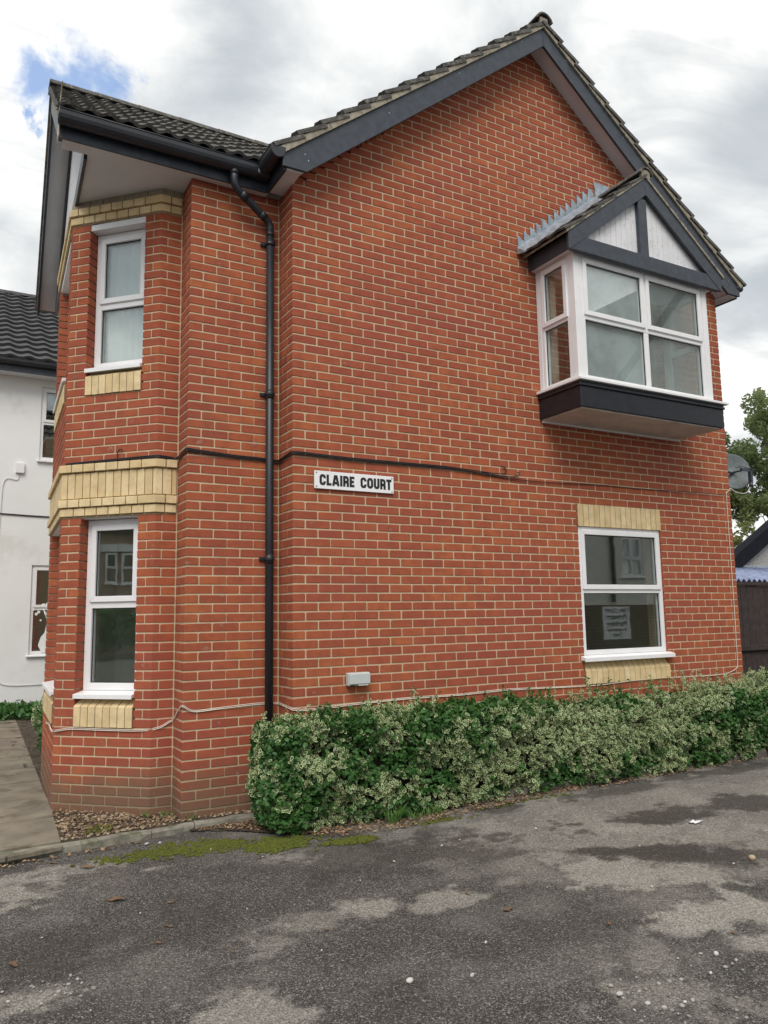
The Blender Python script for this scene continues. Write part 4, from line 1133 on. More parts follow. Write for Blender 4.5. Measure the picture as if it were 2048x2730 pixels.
def letter(ch, w, h, t):
    """strokes of a bold blocky letter in a w x h box; t is stroke weight"""
    a, b = t/2, h-t/2; l, r = t/2, w-t/2; c = t*.62
    def rr(pts): return pts
    oct_ = [(l, a+c), (l+c*.55, a+c*.18), (l+c, a), (r-c, a), (r-c*.55+c*.0, a+c*.18), (r, a+c), (r, b-c), (r-c*.45, b-c*.18), (r-c, b), (l+c, b), (l+c*.45, b-c*.18), (l, b-c)]
    if ch == 'O': return [(oct_, True)]
    if ch == 'C': return [([(r, h*.64), (r, b-c), (r-c*.45, b-c*.18), (r-c, b), (l+c, b), (l+c*.45, b-c*.18), (l, b-c), (l, a+c), (l+c*.45, a+c*.18), (l+c, a), (r-c, a), (r-c*.45, a+c*.18), (r, a+c), (r, h*.36)], False)]
    if ch == 'L': return [([(l, h), (l, a), (w, a)], False)]
    if ch == 'I': return [([(w/2, 0), (w/2, h)], False)]
    if ch == 'A': return [([(l*.9, 0), (w*.40, b), (w*.60, b), (w-l*.9, 0)], False), ([(w*.22, h*.27), (w*.78, h*.27)], False)]
    if ch == 'E': return [([(w, b), (l, b), (l, a), (w, a)], False), ([(l, h/2), (w*.9, h/2)], False)]
    if ch == 'R': return [([(l, 0), (l, b), (r-c, b), (r-c*.45, b-c*.18), (r, b-c), (r, h*.56), (r-c*.45, h*.47), (r-c, h*.44), (l, h*.44)], False), ([(w*.52, h*.44), (r, h*.34), (r, 0)], False)]
    if ch == 'U': return [([(l, h), (l, a+c), (l+c*.45, a+c*.18), (l+c, a), (r-c, a), (r-c*.45, a+c*.18), (r, a+c), (r, h)], False)]
    if ch == 'T': return [([(w/2, 0), (w/2, h)], False), ([(0, b), (w, b)], False)]
def word(text, x, z, h, ws, t, gap):
    for i, ch in enumerate(text):
        if ch == ' ': x += .052; continue
        w_ = ws.get(ch, ws['*']); q_ = MB(); kk = 0
        for pts, cl_ in letter(ch, w_, h, t):
            stroke(q_, [(x+p[0], z+p[1]) for p in pts], t, -.0200, -.0216-.0004*kk, cl_); kk += 1
        q_.build('letter', M_SIGNB, sg_)
        x += w_+gap
    return x
word('CLAIRE COURT', .232, 1.718, .092, {'*': .056, 'I': .0215, 'A': .068, 'L': .045, 'E': .046, 'R': .055, 'C': .058, 'O': .059, 'T': .052}, .0215, .0065)

# ------------------------------------------------------------------ electric box, dish
bx = thing('socket_box', (.563, -.03, .06), 'grey weatherproof socket box with hinged lid low on the brick gable wall', 'electric box')
q = MB(); q.box(.463, .663, -.058, -.004, .066, .172); q.build('case', M_GREYP, bx, bevel=.008)
q = MB(); q.box(.468, .658, -.078, -.059, .078, .168); q.build('lid', M_GREYP, bx, bevel=.008)
q = MB(); q.box(.478, .512, -.0735, -.066, .066, .077); q.build('catch', M_GASK, bx, bevel=.002)
q = MB(); q.box(.545, .640, -.0735, -.066, .0665, .077); q.build('catch', M_GREYP, bx, bevel=.002)
dish = thing('satellite_dish', (5.53, .12, 2.10), 'small grey mesh satellite dish fixed round the corner of the brick house', 'satellite dish')
M_MESH = simple('grey mesh dish', (.15, .175, .18), .6, .15, 20, .3)
dc = Vector((5.80, .16, 2.28)); dn = Vector((-.35, -.90, .12)).normalized()
dmx = basis(dc, dn.orthogonal().normalized(), dn, dn.cross(dn.orthogonal().normalized()) * -1)
q = MB(); n_ = 24; vs = []; fs = []
for r_i, rr in enumerate([0, .08, .15, .205, .222]):
    for k in range(n_):
        a = 2*math.pi*k/n_; vs.append((math.cos(a)*rr, .9*rr*rr, math.sin(a)*rr))
for r_i in range(4):
    for k in range(n_): fs.append((r_i*n_+k, r_i*n_+(k+1) % n_, (r_i+1)*n_+(k+1) % n_, (r_i+1)*n_+k))
q.add(vs, fs, 0, True); d_ = q.build('dish', M_MESH, dish, dmx, local=True); s_ = d_.modifiers.new('t', 'SOLIDIFY'); s_.thickness = .004
q = MB(); q.tube([dc+dmx.to_3x3() @ Vector((math.cos(a)*.224, .045, math.sin(a)*.224)) for a in np.linspace(0, 2*math.pi, 25)], .005, 6); q.build('rim', M_GASK, dish)
q = MB(); q.tube([(5.53, .12, 2.26), (5.70, .12, 2.27), (5.79, .15, 2.26)], .014, 8); q.box(5.5135, 5.53, .06, .18, 2.17, 2.35); q.build('wall_bracket', M_BLK, dish)
q = MB(); q.box(5.66, 5.88, -.075, -.05, 2.255, 2.285); q.tube([dc-dn*.02, dc+Vector((-.02, -.22, -.0))], .010, 6); q.tube([(5.62, -.06, 2.31), (5.90, -.09, 2.275), (5.62, -.02, 2.30)], .005, 5); q.build('feed_arm', M_BLK, dish)
q = MB(); q.box(5.80, 5.835, -.09, -.05, 2.12, 2.25); q.tube([(5.815, -.07, 2.12), (5.815, -.07, 2.07)], .024, 10); q.build('receiver', M_BLK, dish)

# ------------------------------------------------------------------ cables
def catmull(P, m=6):
    P = [Vector(p) for p in P]; out = []
    for i in range(len(P)-1):
        p0, p1, p2, p3 = P[max(i-1, 0)], P[i], P[i+1], P[min(i+2, len(P)-1)]
        for k in range(m):
            t = k/m
            out.append(.5*((2*p1)+(p2-p0)*t+(2*p0-5*p1+4*p2-p3)*t*t+(3*p1-p0-3*p2+p3)*t**3))
    out.append(P[-1]); return out
def facade(pts, off):
    """(key, s, z) -> world point off the brick face"""
    r = []
    for (kx_, s, z) in pts:
        if kx_ == 'A': r.append((s, -off, z))
        elif kx_ == 'R': r.append((-off, s, z))
        elif kx_ == 'B': r.append((s, .31-off, z))
        elif kx_ == 'Q': r.append((-.7875-off, s, z))
        elif kx_ == 'Y':
            p = dev(s, -off); r.append((p.x, p.y, z))
    return r
def bay_s(d): return P1s+d
base_path = [('Y', CUM[2]-.03, 1.957), ('Y', bay_s(.6), 1.962), ('Y', bay_s(.3), 1.966), ('Y', bay_s(.02), 1.970), ('Y', bay_s(-.05), 1.970), ('Y', .03, 1.962), ('Q', .54, 1.965), ('Q', .36, 1.985), ('Q', .315, 1.99), ('B', -.79, 1.992), ('B', -.70, 1.985), ('B', -.40, 1.968), ('B', -.2, 1.965), ('B', -.02, 1.955), ('R', .28, 1.955), ('R', .15, 1.962), ('R', .01, 1.975), ('A', .01, 1.977), ('A', .1, 1.977), ('A', .5, 1.968), ('A', 1.0, 1.970), ('A', 1.5, 1.972)]
ends = [[('A', 1.9, 1.962), ('A', 2.08, 1.955), ('A', 2.19, 1.965), ('A', 2.20, 2.01), ('A', 2.15, 2.03)],
        [('A', 1.9, 1.952), ('A', 2.2, 1.940), ('A', 2.33, 1.950), ('A', 2.36, 1.975), ('A', 2.345, 1.995)],
        [('A', 1.75, 1.955), ('A', 2.3, 1.925), ('A', 2.83, 1.925), ('A', 3.4, 1.945), ('A', 4.0, 1.945), ('A', 4.6, 1.955), ('A', 5.1, 1.960), ('A', 5.42, 1.962)]]
labs = ['upper black cable of the wall bundle ending in the higher drilled hole', 'middle black cable of the wall bundle curling up into the second drilled hole', 'thin black cable running on past the holes to the white cable at the right corner']
for k in range(3):
    pts = [(a, s, z+.006-.011*k) for (a, s, z) in base_path]+[(a, s, z-.004*k) for (a, s, z) in ends[k]]
    q = MB(); q.tube(catmull(facade(pts, .012+.003*(k % 2)), 5), .0052 if k < 2 else .0044, 6)
    tag(q.build('black_cable', M_CABK), labs[k], 'cable', 'black cables across the front at first floor level')
q = MB(); q.tube(catmull(facade([('Y', bay_s(.36), 1.965), ('Y', bay_s(.365), 2.02), ('Y', bay_s(.345), 2.05), ('Y', bay_s(.315), 2.045)], .014), 5), .0045, 6)
tag(q.build('cable_stub', M_CABK), 'short curled black cable end sticking up above the cream band of the bay', 'cable')
wpts = [('Y', CUM[2]+.9, -.30), ('Y', CUM[2]+.45, -.262), ('Y', CUM[2]+.10, -.272), ('Y', bay_s(.87), -.262), ('Y', bay_s(.72), -.243), ('Y', bay_s(.4), -.245), ('Y', bay_s(.08), -.242), ('Y', bay_s(-.06), -.225), ('Y', .03, -.185), ('Q', .56, -.17), ('Q', .42, -.085), ('Q', .33, -.045), ('B', -.78, -.045), ('B', -.70, -.085), ('B', -.5, -.078), ('B', -.2, -.065), ('B', -.02, -.07), ('R', .26, -.07), ('R', .02, -.09), ('A', .01, -.095), ('A', .16, -.105), ('A', .56, -.089), ('A', 1.10, -.076), ('A', 1.6, -.080), ('A', 2.13, -.0687), ('A', 2.8, -.083), ('A', 3.29, -.087), ('A', 3.82, -.070), ('A', 4.53, -.070), ('A', 4.9, -.08), ('A', 5.2, -.0697), ('A', 5.365, -.03), ('A', 5.408, .03), ('A', 5.415, .3), ('A', 5.425, .74), ('A', 5.428, 1.3), ('A', 5.435, 1.93), ('A', 5.45, 1.985), ('A', 5.50, 2.02)]
q = MB(); q.tube(catmull(facade(wpts, .008), 5), .0034, 6)
tag(q.build('white_cable', M_CABW), 'white cable clipped low along the brickwork and up the right hand corner', 'cable')
wp2 = [(a, s, z+.011) for (a, s, z) in wpts if not (a == 'A' and s > 2.6)]+[('A', 2.9, -.0785)]
q = MB(); q.tube(catmull(facade(wp2, .008), 5), .0028, 6)
tag(q.build('white_cable', M_CABW), 'second thinner white cable lying against the first along the left half of the wall', 'cable')
q = MB(); q.tube(catmull([(5.50, -.012, 2.02), (5.56, .02, 2.05), (5.60, -.02, 2.0), (5.72, -.06, 1.99), (5.82, -.07, 2.08)], 5), .0042, 6)
tag(q.build('white_cable', M_CABW), 'loose white lead hanging in a loop below the satellite dish', 'cable')

# ------------------------------------------------------------------ hedge
def leaves(cent, nrm, size, flat=.45, ratio=1.55, varieg=True, seed=1, droop=.0):
    """arrays of leaf centres and outward directions -> vertices, quads"""
    r = np.random.default_rng(seed); n = len(cent)
    axis = nrm*flat + r.normal(size=(n, 3))*.75; axis /= np.linalg.norm(axis, axis=1)[:, None]
    nn = nrm + r.normal(size=(n, 3))*.55 + np.array([0, 0, .55]); nn -= axis*(nn*axis).sum(1)[:, None]; nn /= np.linalg.norm(nn, axis=1)[:, None]
    side = np.cross(nn, axis); s = size[:, None]
    def ring(k, lift):
        pts = []
        for (a, b) in ((-.5, 0), (-.18, .40), (.22, .36), (.55, 0), (.22, -.36), (-.18, -.40)):
            c_ = 0.10*abs(b)*2
            pts.append(cent + axis*(a*k*ratio*s) + side*(b*k*s) + nn*((c_*k+lift)*s))
        return pts
    return ring(1, 0), ring(.78, .02), nn
def build_leaves(name, cent, nrm, size, var, mats, parent, seed=1, label=None, flat=.45):
    ro, ri, nn = leaves(cent, nrm, size, seed=seed, flat=flat)
    n = len(cent); V = np.stack(ro+ri, 1)              # n,12,3
    idx = (np.arange(n)*12)[:, None]
    ringf = np.array([(i, (i+1) % 6, 6+(i+1) % 6, 6+i) for i in range(6)])
    inn = np.array([(6, 7, 8, 9), (6, 9, 10, 11)])
    F1 = (idx[:, :, None]+ringf[None]).reshape(-1, 4); F2 = (idx[:, :, None]+inn[None]).reshape(-1, 4)
    mi1 = np.repeat(np.where(var, 1, 2), 6); mi2 = np.repeat(np.where(var, 0, 2), 2)
    tn = rng.random(n)
    me_ = npmesh(name, V.reshape(-1, 3), np.concatenate([F1, F2]), mats, np.concatenate([mi1, mi2]), {'tint': ('POINT', np.repeat(tn, 12))})
    return tag(link(name, me_, parent), kind='stuff')
hedge = thing('hedge', (2.7, -.25, -.90), 'long clipped hedge of green and cream leaves along the foot of the gable wall', 'hedge')
def hedge_surface(n, seed):
    r = np.random.default_rng(seed)
    x = r.uniform(-.62, 6.9, n); t = r.uniform(0, 1, n)
    # cross-section path: front bottom -> bulge -> top edge -> back top
    top = -.195-.012*np.clip(x-2, 0, 3)+.045*np.sin(x*1.3+.5)+.05*(fbm(x*1.6, x*0, 0, 3, 4)-.5)*2 + np.where(x > 5.5, .05, 0)
    front = -.475 - .05*(fbm(x*1.9, x*0, 3.3, 3, 8)-.5)*2 + .05*np.clip((x-1.2)/1.5, 0, 1)
    y = np.empty(n); z = np.empty(n); ny_ = np.empty(n); nz_ = np.empty(n)
    f = t < .60
    tt = t[f]/.60
    z[f] = -.905+(top[f]+.835)*tt; y[f] = front[f]+.075*(1-tt)**1.6+.02*np.sin(tt*9+x[f]*3)*.3
    ny_[f] = -1; nz_[f] = -.15+.3*tt
    c = (t >= .60) & (t < .72); tt = (t[c]-.60)/.12; a = tt*math.pi/2
    y[c] = front[c]+.09*(1-np.cos(a)); z[c] = top[c]-.07+.07*np.sin(a); ny_[c] = -np.cos(a); nz_[c] = np.sin(a)
    g = t >= .72; tt = (t[g]-.72)/.28
    y[g] = front[g]+.09+(-.015-front[g]-.09)*tt; z[g] = top[g]+.005+.02*tt; ny_[g] = 0; nz_[g] = 1
    P = np.stack([x, y, z], 1); Nn = np.stack([np.zeros(n), ny_, nz_], 1)
    # left end rounds off
    le = x < -.22
    e = (-.22-x)/.18; bad = e > 1
    k = np.clip(e, 0, 1); sh = np.sqrt(1-k*k)
    midz = -.52
    P[le, 1] = -.16+(P[le, 1]+.16)*(.35+.65*sh[le]); P[le, 2] = midz+(P[le, 2]-midz)*(.55+.45*sh[le])
    Nn[le, 0] = -k[le]*1.3
    Nn /= np.linalg.norm(Nn, axis=1)[:, None]
    disp = (fbm(P[:, 0]*11, P[:, 1]*11, P[:, 2]*11, 3, 91)-.5)*.17 + (fbm(P[:, 0]*4, P[:, 1]*4, P[:, 2]*4, 4, 21)-.5)*.22 - r.uniform(0, 1, n)**1.5*.07
    P += Nn*disp[:, None]
    return P[~bad], Nn[~bad]
def hedge_end(n, seed):
    """the rounded left end, which wraps the wall corner"""
    r = np.random.default_rng(seed)
    th = r.uniform(-.2, 1.0, n)*math.pi*.75; z = r.uniform(-.88, -.16, n)
    q_ = np.clip((z+.52)/.40, -1, 1); rad = .31*np.sqrt(np.clip(1-(np.abs(q_)**2.4)*.42, 0, 1))
    x = -.09-rad*np.sin(th+.35)*.93; y = -.17-rad*np.cos(th+.35)*.95
    Nn = np.stack([-np.sin(th+.35), -np.cos(th+.35), q_*.5], 1); Nn /= np.linalg.norm(Nn, axis=1)[:, None]
    P = np.stack([x, y, z], 1); P += Nn*((fbm(P[:, 0]*5, P[:, 1]*5, P[:, 2]*5, 4, 21)-.5)*.14-r.uniform(0, 1, n)**1.5*.06)[:, None]
    ok = ~((P[:, 1] > .29) | ((P[:, 0] > .0) & (P[:, 1] > -.02)))
    return P[ok], Nn[ok]
sp1, sn1 = hedge_surface(13500, 1); sp2, sn2 = hedge_end(1500, 2)
sp = np.concatenate([sp1, sp2]); sn = np.concatenate([sn1, sn2])
L_ = 6
cent = np.repeat(sp, L_, 0); nr = np.repeat(sn, L_, 0)
rj = np.random.default_rng(5)
vmap = .55*fbm(sp[:, 0]*1.35+7, sp[:, 2]*2.2, sp[:, 1]*1.5, 3, 31)+.45*fbm(sp[:, 0]*5, sp[:, 2]*6, sp[:, 1]*5, 3, 33)
isvar = vmap + rj.normal(size=len(sp))*.05 > .495
# plain patches seen right of the left end
isvar = np.repeat(isvar, L_)
off = rj.normal(size=cent.shape); off /= np.linalg.norm(off, axis=1)[:, None]
cent = cent + off*rj.uniform(.006, .026, (len(cent), 1)) + nr*rj.uniform(-.01, .018, (len(cent), 1))
size = np.where(isvar, rj.uniform(.017, .029, len(cent)), rj.uniform(.019, .033, len(cent)))
keep = ~((cent[:, 1] > -.004) & (cent[:, 0] > -.012)) & (cent[:, 1] < .30)
build_leaves('foliage', cent[keep], nr[keep], size[keep], isvar[keep], [M_LGRN, M_LCRM, M_LPLN], hedge, 3)
# upright shoots that break the clipped top
tx = rj.uniform(-.3, 6.6, 230); tb = []; tn = []
for x in tx:
    y = rj.uniform(-.48, -.03); h_ = rj.uniform(.02, .10) if rj.random() < .8 else rj.uniform(.08, .17)
    lx, ly = rj.normal(0, .25, 2)
    for k in range(int(h_/.012)+2):
        z = -.16+k*.012; tb.append((x+lx*k*.012, min(y+ly*k*.012, -.012), z)); a = k*2.4; tn.append((math.cos(a), math.sin(a), .5))
tb = np.array(tb); tn = np.array(tn); tn /= np.linalg.norm(tn, axis=1)[:, None]
build_leaves('shoots', tb+tn*.012, tn, rj.uniform(.016, .026, len(tb)), fbm(tb[:, 0]*1.4+7, tb[:, 1]*0, 0, 2, 31) > .42, [M_LGRN, M_LCRM, M_LPLN], hedge, 6, flat=1.2)
# dark woody core
gx, gt_ = np.meshgrid(np.linspace(-.26, 6.8, 240), np.linspace(0, 1, 22))
cy = np.where(gt_ < .6, -.31+.05*(1-gt_/.6)**2, -.31+.27*np.clip((gt_-.6)/.4, 0, 1)); cz = np.where(gt_ < .6, -.90+.62*gt_/.6, -.28+.03*(gt_-.6))
cn = (fbm(gx*9, gt_*9, 0, 3, 77)-.5)*.05
V = np.stack([gx, cy+cn, cz+cn*.5], -1).reshape(-1, 3); ii = np.arange(V.shape[0]).reshape(gx.shape)
link('branches', npmesh('branches', V, np.stack([ii[:-1, :-1], ii[:-1, 1:], ii[1:, 1:], ii[1:, :-1]], -1).reshape(-1, 4), [M_TWIG]), hedge)
q = MB()
for k in range(9):
    z = -.88+.085*k; rr = .22*math.sqrt(max(.1, 1-abs((z+.52)/.42)**2.4*.5))
    pass
q.tube([(-.10, -.15, -.90), (-.10, -.15, -.82), (-.10, -.15, -.6), (-.10, -.15, -.38), (-.10, -.15, -.28)], [.12, .16, .18, .16, .10], 14)
q.build('branches', M_TWIG, hedge)
q = MB()
for k in range(40):
    x = random.uniform(-.3, 6.2); y = random.uniform(-.5, -.38); z = -.90
    p = [(x, y+.1, z), (x+random.uniform(-.05, .05), y, z+.06), (x+random.uniform(-.15, .15), y-random.uniform(-.02, .06), z+random.uniform(.06, .16))]
    q.tube(p, [.0025, .002, .001], 4)
tag(q.build('twigs', M_BARK, hedge), kind='stuff')

# ------------------------------------------------------------------ small stuff on the ground
ICO = None
def stones(name, pts, rad, mats, seed=1, flat=.65, attr=True):
    """lumpy low-poly pebbles merged"""
    r = np.random.default_rng(seed); n = len(pts)
    t_ = (1+5**.5)/2
    iv = np.array([(-1, t_, 0), (1, t_, 0), (-1, -t_, 0), (1, -t_, 0), (0, -1, t_), (0, 1, t_), (0, -1, -t_), (0, 1, -t_), (t_, 0, -1), (t_, 0, 1), (-t_, 0, -1), (-t_, 0, 1)], float); iv /= np.linalg.norm(iv[0])
    fc = np.array([(0,11,5),(0,5,1),(0,1,7),(0,7,10),(0,10,11),(1,5,9),(5,11,4),(11,10,2),(10,7,6),(7,1,8),(3,9,4),(3,4,2),(3,2,6),(3,6,8),(3,8,9),(4,9,5),(2,4,11),(6,2,10),(8,6,7),(9,8,1)])
    sc = np.stack([r.uniform(.75, 1.3, n), r.uniform(.6, 1.0, n), flat*r.uniform(.7, 1.1, n)], 1)*rad[:, None]
    V = iv[None]*(1+r.uniform(-.18, .18, (n, 12, 1)))*sc[:, None]
    a = r.uniform(0, 6.28, n); ca, sa = np.cos(a)[:, None], np.sin(a)[:, None]
    x = V[..., 0]*ca-V[..., 1]*sa; y = V[..., 0]*sa+V[..., 1]*ca
    V = np.stack([x, y, V[..., 2]], -1)+pts[:, None]
    F = (np.arange(n)*12)[:, None, None]+fc[None]
    return npmesh(name, V.reshape(-1, 3), F.reshape(-1, 3), mats, attrs={'tint': ('POINT', np.repeat(r.random(n), 12))}, smooth=False)
r_ = np.random.default_rng(42)
def scatter(n, poly, z):
    out = []
    x0, x1 = min(p[0] for p in poly), max(p[0] for p in poly); y0, y1 = min(p[1] for p in poly), max(p[1] for p in poly)
    while len(out) < n:
        x, y = r_.uniform(x0, x1), r_.uniform(y0, y1); ins = False
        for i in range(len(poly)):
            (ax, ay), (bx, by) = poly[i-1], poly[i]
            if (ay > y) != (by > y) and x < (bx-ax)*(y-ay)/(by-ay)+ax: ins = not ins
        if ins: out.append((x, y, z))
    return np.array(out)
BED = [(-1.64, .19), (-1.05, .20), (-.7, .25), (-.15, .23), (-.12, .30), (-.80, .30), (-.80, .58), (-.96, .58), (-1.60, 1.20)]
pts = scatter(900, BED, -.875); dens = fbm(pts[:, 0]*3, pts[:, 1]*3, 0, 3, 2)
pts = pts[(dens > .47) | (r_.random(len(pts)) < .18)]
tag(link('gravel', stones('gravel', pts, r_.uniform(.006, .019, len(pts)), [M_STONE], 3)), kind='stuff')
# loose grit over the tarmac
pts = scatter(7000, [(-3.2, -4.3), (2.2, -4.3), (5.6, -.4), (.1, -.45), (-.2, .1), (-3.2, -.05)], G0+.002)
gd = fbm(pts[:, 0]*1.6, pts[:, 1]*1.6, 0, 4, 12)
near = np.exp(-((pts[:, 0]-.2)**2+(pts[:, 1]+3.4)**2)/.25)+np.exp(-((pts[:, 0]+2.0)**2+(pts[:, 1]+2.05)**2)/.10)+.45*np.exp(-((pts[:, 0]-.4)**2+(pts[:, 1]+3.0)**2)/.25)
keepm = r_.random(len(pts)) < np.clip((gd-.40)*3, .12, .8)+near
pts = pts[keepm]; nearv = near[keepm]
rad = r_.uniform(.0014, .0042, len(pts))*(1+.6*np.clip(nearv, 0, 1))
tag(link('loose_grit', stones('loose_grit', pts, rad, [M_GRIT], 5)), kind='stuff')
pts = np.concatenate([scatter(70, [(-.25, -3.75), (.7, -3.75), (.75, -3.2), (-.1, -3.2)], G0+.004), scatter(60, [(-2.4, -2.15), (-1.75, -2.15), (-1.75, -1.9), (-2.4, -1.9)], G0+.004)])
tag(link('broken_stone_patch', stones('broken_stone_patch', pts, r_.uniform(.004, .013, len(pts)), [M_STONEC], 15)), kind='stuff')
# leaf litter
def litter(name, pts, size, seed):
    n = len(pts); rr = np.random.default_rng(seed)
    nz = np.zeros((n, 3)); nz[:, 2] = 1
    axis = np.stack([np.cos(a_ := rr.uniform(0, 6.28, n)), np.sin(a_), rr.normal(0, .25, n)], 1); axis /= np.linalg.norm(axis, axis=1)[:, None]
    nn = nz+rr.normal(0, .35, (n, 3)); nn -= axis*(nn*axis).sum(1)[:, None]; nn /= np.linalg.norm(nn, axis=1)[:, None]
    side = np.cross(nn, axis); s = size[:, None]
    P = [pts+axis*(a*s)+side*(b*s)+nn*(c*s) for a, b, c in ((-.6, 0, .1), (-.1, .36, .22), (.6, 0, .12), (-.1, -.36, .25), (0, 0, 0))]
    V = np.stack(P, 1); F = (np.arange(n)*5)[:, None, None]+np.array([(0, 1, 4), (1, 2, 4), (2, 3, 4), (3, 0, 4)])[None]
    return npmesh(name, V.reshape(-1, 3), F.reshape(-1, 3), [M_LITT], attrs={'tint': ('POINT', np.repeat(rr.random(n), 5))})
lp = np.concatenate([scatter(560, BED, -.868), scatter(520, [(-.75, .14), (-.15, .15), (.06, -.28), (.25, -.62), (-.1, -.45), (-.45, -.05)], -.912),
                     scatter(1300, [(-.1, -.42), (.1, -.62), (.6, -.68), (1.35, -.58), (2.6, -.43), (2.6, -.30), (0, -.30)], -.916),
                     scatter(420, [(2.2, -.50), (5.6, -.42), (5.6, -.33), (2.2, -.33)], -.922), scatter(90, [(-2.3, -.12), (-1.1, .02), (-1.1, .06), (-2.3, -.02)], -.922)])
tag(link('leaf_litter', litter('leaf_litter', lp, r_.uniform(.010, .030, len(lp)), 8)), kind='stuff')
tw = MB()
for k in range(160):
    x, y, z = random.choice(lp.tolist()); a = random.uniform(0, 6.28); l_ = random.uniform(.03, .12)
    tw.tube([(x, y, z+.008), (x+math.cos(a)*l_*.5, y+math.sin(a)*l_*.5, z+.016), (x+math.cos(a+.3)*l_, y+math.sin(a+.3)*l_, z+.008)], .0014, 4)
tag(tw.build('dead_twigs', M_LITT), kind='stuff')
# moss tufts
mp = []
mask = mossw > .12+.75*rng.random(mossw.shape)
my, mx_ = np.nonzero(mask); sel = r_.integers(0, len(my), 5200)
mpts = np.stack([xs[mx_[sel]]+r_.uniform(-.012, .012, len(sel)), ys[my[sel]]+r_.uniform(-.012, .012, len(sel)), np.full(len(sel), G0+.006)], 1)
tag(link('moss', stones('moss', mpts, r_.uniform(.004, .011, len(mpts)), [M_MOSS], 9, .8)), kind='stuff')
mpts = np.concatenate([scatter(130, [(-1.5, .25), (-1.32, .25), (-1.25, .42), (-1.45, .45)], -.868)])
tag(link('moss', stones('moss', mpts, r_.uniform(.005, .012, len(mpts)), [M_MOSS], 19, .8)), kind='stuff')
# individual stones and leaves on the drive
def one_stone(x, y, r, label, group=None, mt=M_STONEW, seed=0):
    me_ = stones('stone', np.array([[0, 0, r*.45]]), np.array([r]), [mt], seed, .8)
    o = link('stone', me_, None, Matrix.Translation((x, y, G0+.002)))
    md = o.modifiers.new('s', 'SUBSURF'); md.levels = 1; md.render_levels = 1
    return tag(o, label, 'stone', group)
big_st = [(-.6175, -2.7533, .021, 'grey pointed stone alone on the near tarmac, bottom centre'), (-.357, -2.846, .014, 'small round white stone right of the grey pointed stone'), (.7076, -3.258, .017, 'largest smooth white pebble on the tarmac at the right'),
          (.7326, -3.3435, .013, 'dull pale stone beside the largest white pebble'), (.0556, -3.3021, .019, 'flat white stone at the top of the broken stone patch'), (.0955, -3.4112, .015, 'round pinkish stone in the broken stone patch'),
          (-1.1181, -.0414, .019, 'white stone left of a pair beside the kerb'), (-1.0325, -.0639, .016, 'white stone right of a pair beside the kerb'), (-.7748, -.4092, .012, 'white stone lying on the moss patch'), (2.0724, -2.4714, .028, 'dark flat stone at the right edge of the tarmac')]
for i, (x, y, r, lb) in enumerate(big_st): one_stone(x, y, r, lb, seed=100+i, mt=M_STONE if 'dark' in lb else M_STONEW)
small = [(-.5288,-.7477),(-.9278,-1.5742),(-1.4381,-1.3276),(-1.929,-1.3926),(-1.8386,-2.2861),(-2.1224,-2.0305),(-.8048,-2.2627),(-.7397,-.1048),(.0153,-3.4158),(.5325,-3.3658),(.5946,-1.1785),(.7774,-1.1275),(.1496,-1.296),(1.8977,-2.4682),(.6531,-2.176),(1.1587,-2.4869),(.5326,-3.192),(.2324,-3.4776),(.1253,-3.4661),(-.2,-1.5),(1.4,-1.2),(2.2,-1.2),(1.7,-1.9),(-.1,-2.6)]
for i, (x, y) in enumerate(small):
    one_stone(x, y, random.uniform(.006, .0125), 'small pale stone chip lying loose on the dark tarmac', 'small pale stone chips on the tarmac', seed=200+i)
def dead_leaf(x, y, s, label, group=None, seed=0):
    rr = random.Random(seed); n = 9; mb_ = MB(); vs = [(0, 0, .006*s/.05)]
    for k in range(n):
        a = 2*math.pi*k/n; rad_ = s*(.5+.28*math.cos(a)*math.cos(a))*rr.uniform(.7, 1.15)
        vs.append((math.cos(a)*rad_*1.3, math.sin(a)*rad_*.8, .004+rr.uniform(0, .22)*s))
    mb_.add(vs, [(0, k+1, (k+1) % n+1) for k in range(n)])
    mb_.tube([(-s*.6, 0, .004), (-s*1.1, s*.1, .006)], .0012, 4)
    o = mb_.build('fallen_leaf', M_LITT, None, Matrix.Translation((x, y, G0+.003)) @ Matrix.Rotation(rr.uniform(0, 6.28), 4, 'Z'), local=True)
    return tag(o, label, 'leaf', group)
dead_leaf(-1.5048, -1.0532, .062, 'large curled brown leaf lying on the near left tarmac', seed=1)
dead_leaf(-1.556, -.3488, .045, 'long thin tan leaf near the path kerb', seed=2)
dead_leaf(.2466, -2.3304, .040, 'orange brown crinkled leaf in the middle of the tarmac', seed=3)
dead_leaf(-2.0763, -1.6629, .040, 'folded tan leaf at the left edge of the tarmac', seed=4)
for i, (x, y) in enumerate([(-1.4644,-.6103),(-1.2583,-1.2541),(-1.3533,-1.5889),(-1.4415,-1.7727),(-1.1702,-2.06),(-.6849,-2.0507),(-1.7358,-.1294),(.2117,-2.0117),(.5648,-2.7447),(.9814,-3.1455),(.3731,-1.1782),(.8274,-1.3286),(1.3,-.9),(2.4,-.75),(1.9,-.8)]):
    dead_leaf(x, y, random.uniform(.016, .028), 'small brown dead leaf scattered on the tarmac', 'small dead leaves on the tarmac', seed=20+i)
# white scrap of paper
mb_ = MB(); vs = []; 
for j in range(4):
    for i in range(6): vs.append((i*.022-.055, j*.018-.027, .006+random.uniform(0, .014)))
mb_.add(vs, [(j*6+i, j*6+i+1, (j+1)*6+i+1, (j+1)*6+i) for j in range(3) for i in range(5) if not (i == 0 and j == 0)])
sc_ = mb_.build('paper_scrap', M_SIGNW, None, Matrix.Translation((2.488, -1.71, G0)), local=True)
tag(sc_, 'crumpled white scrap of paper on the dark damp patch of tarmac', 'litter')
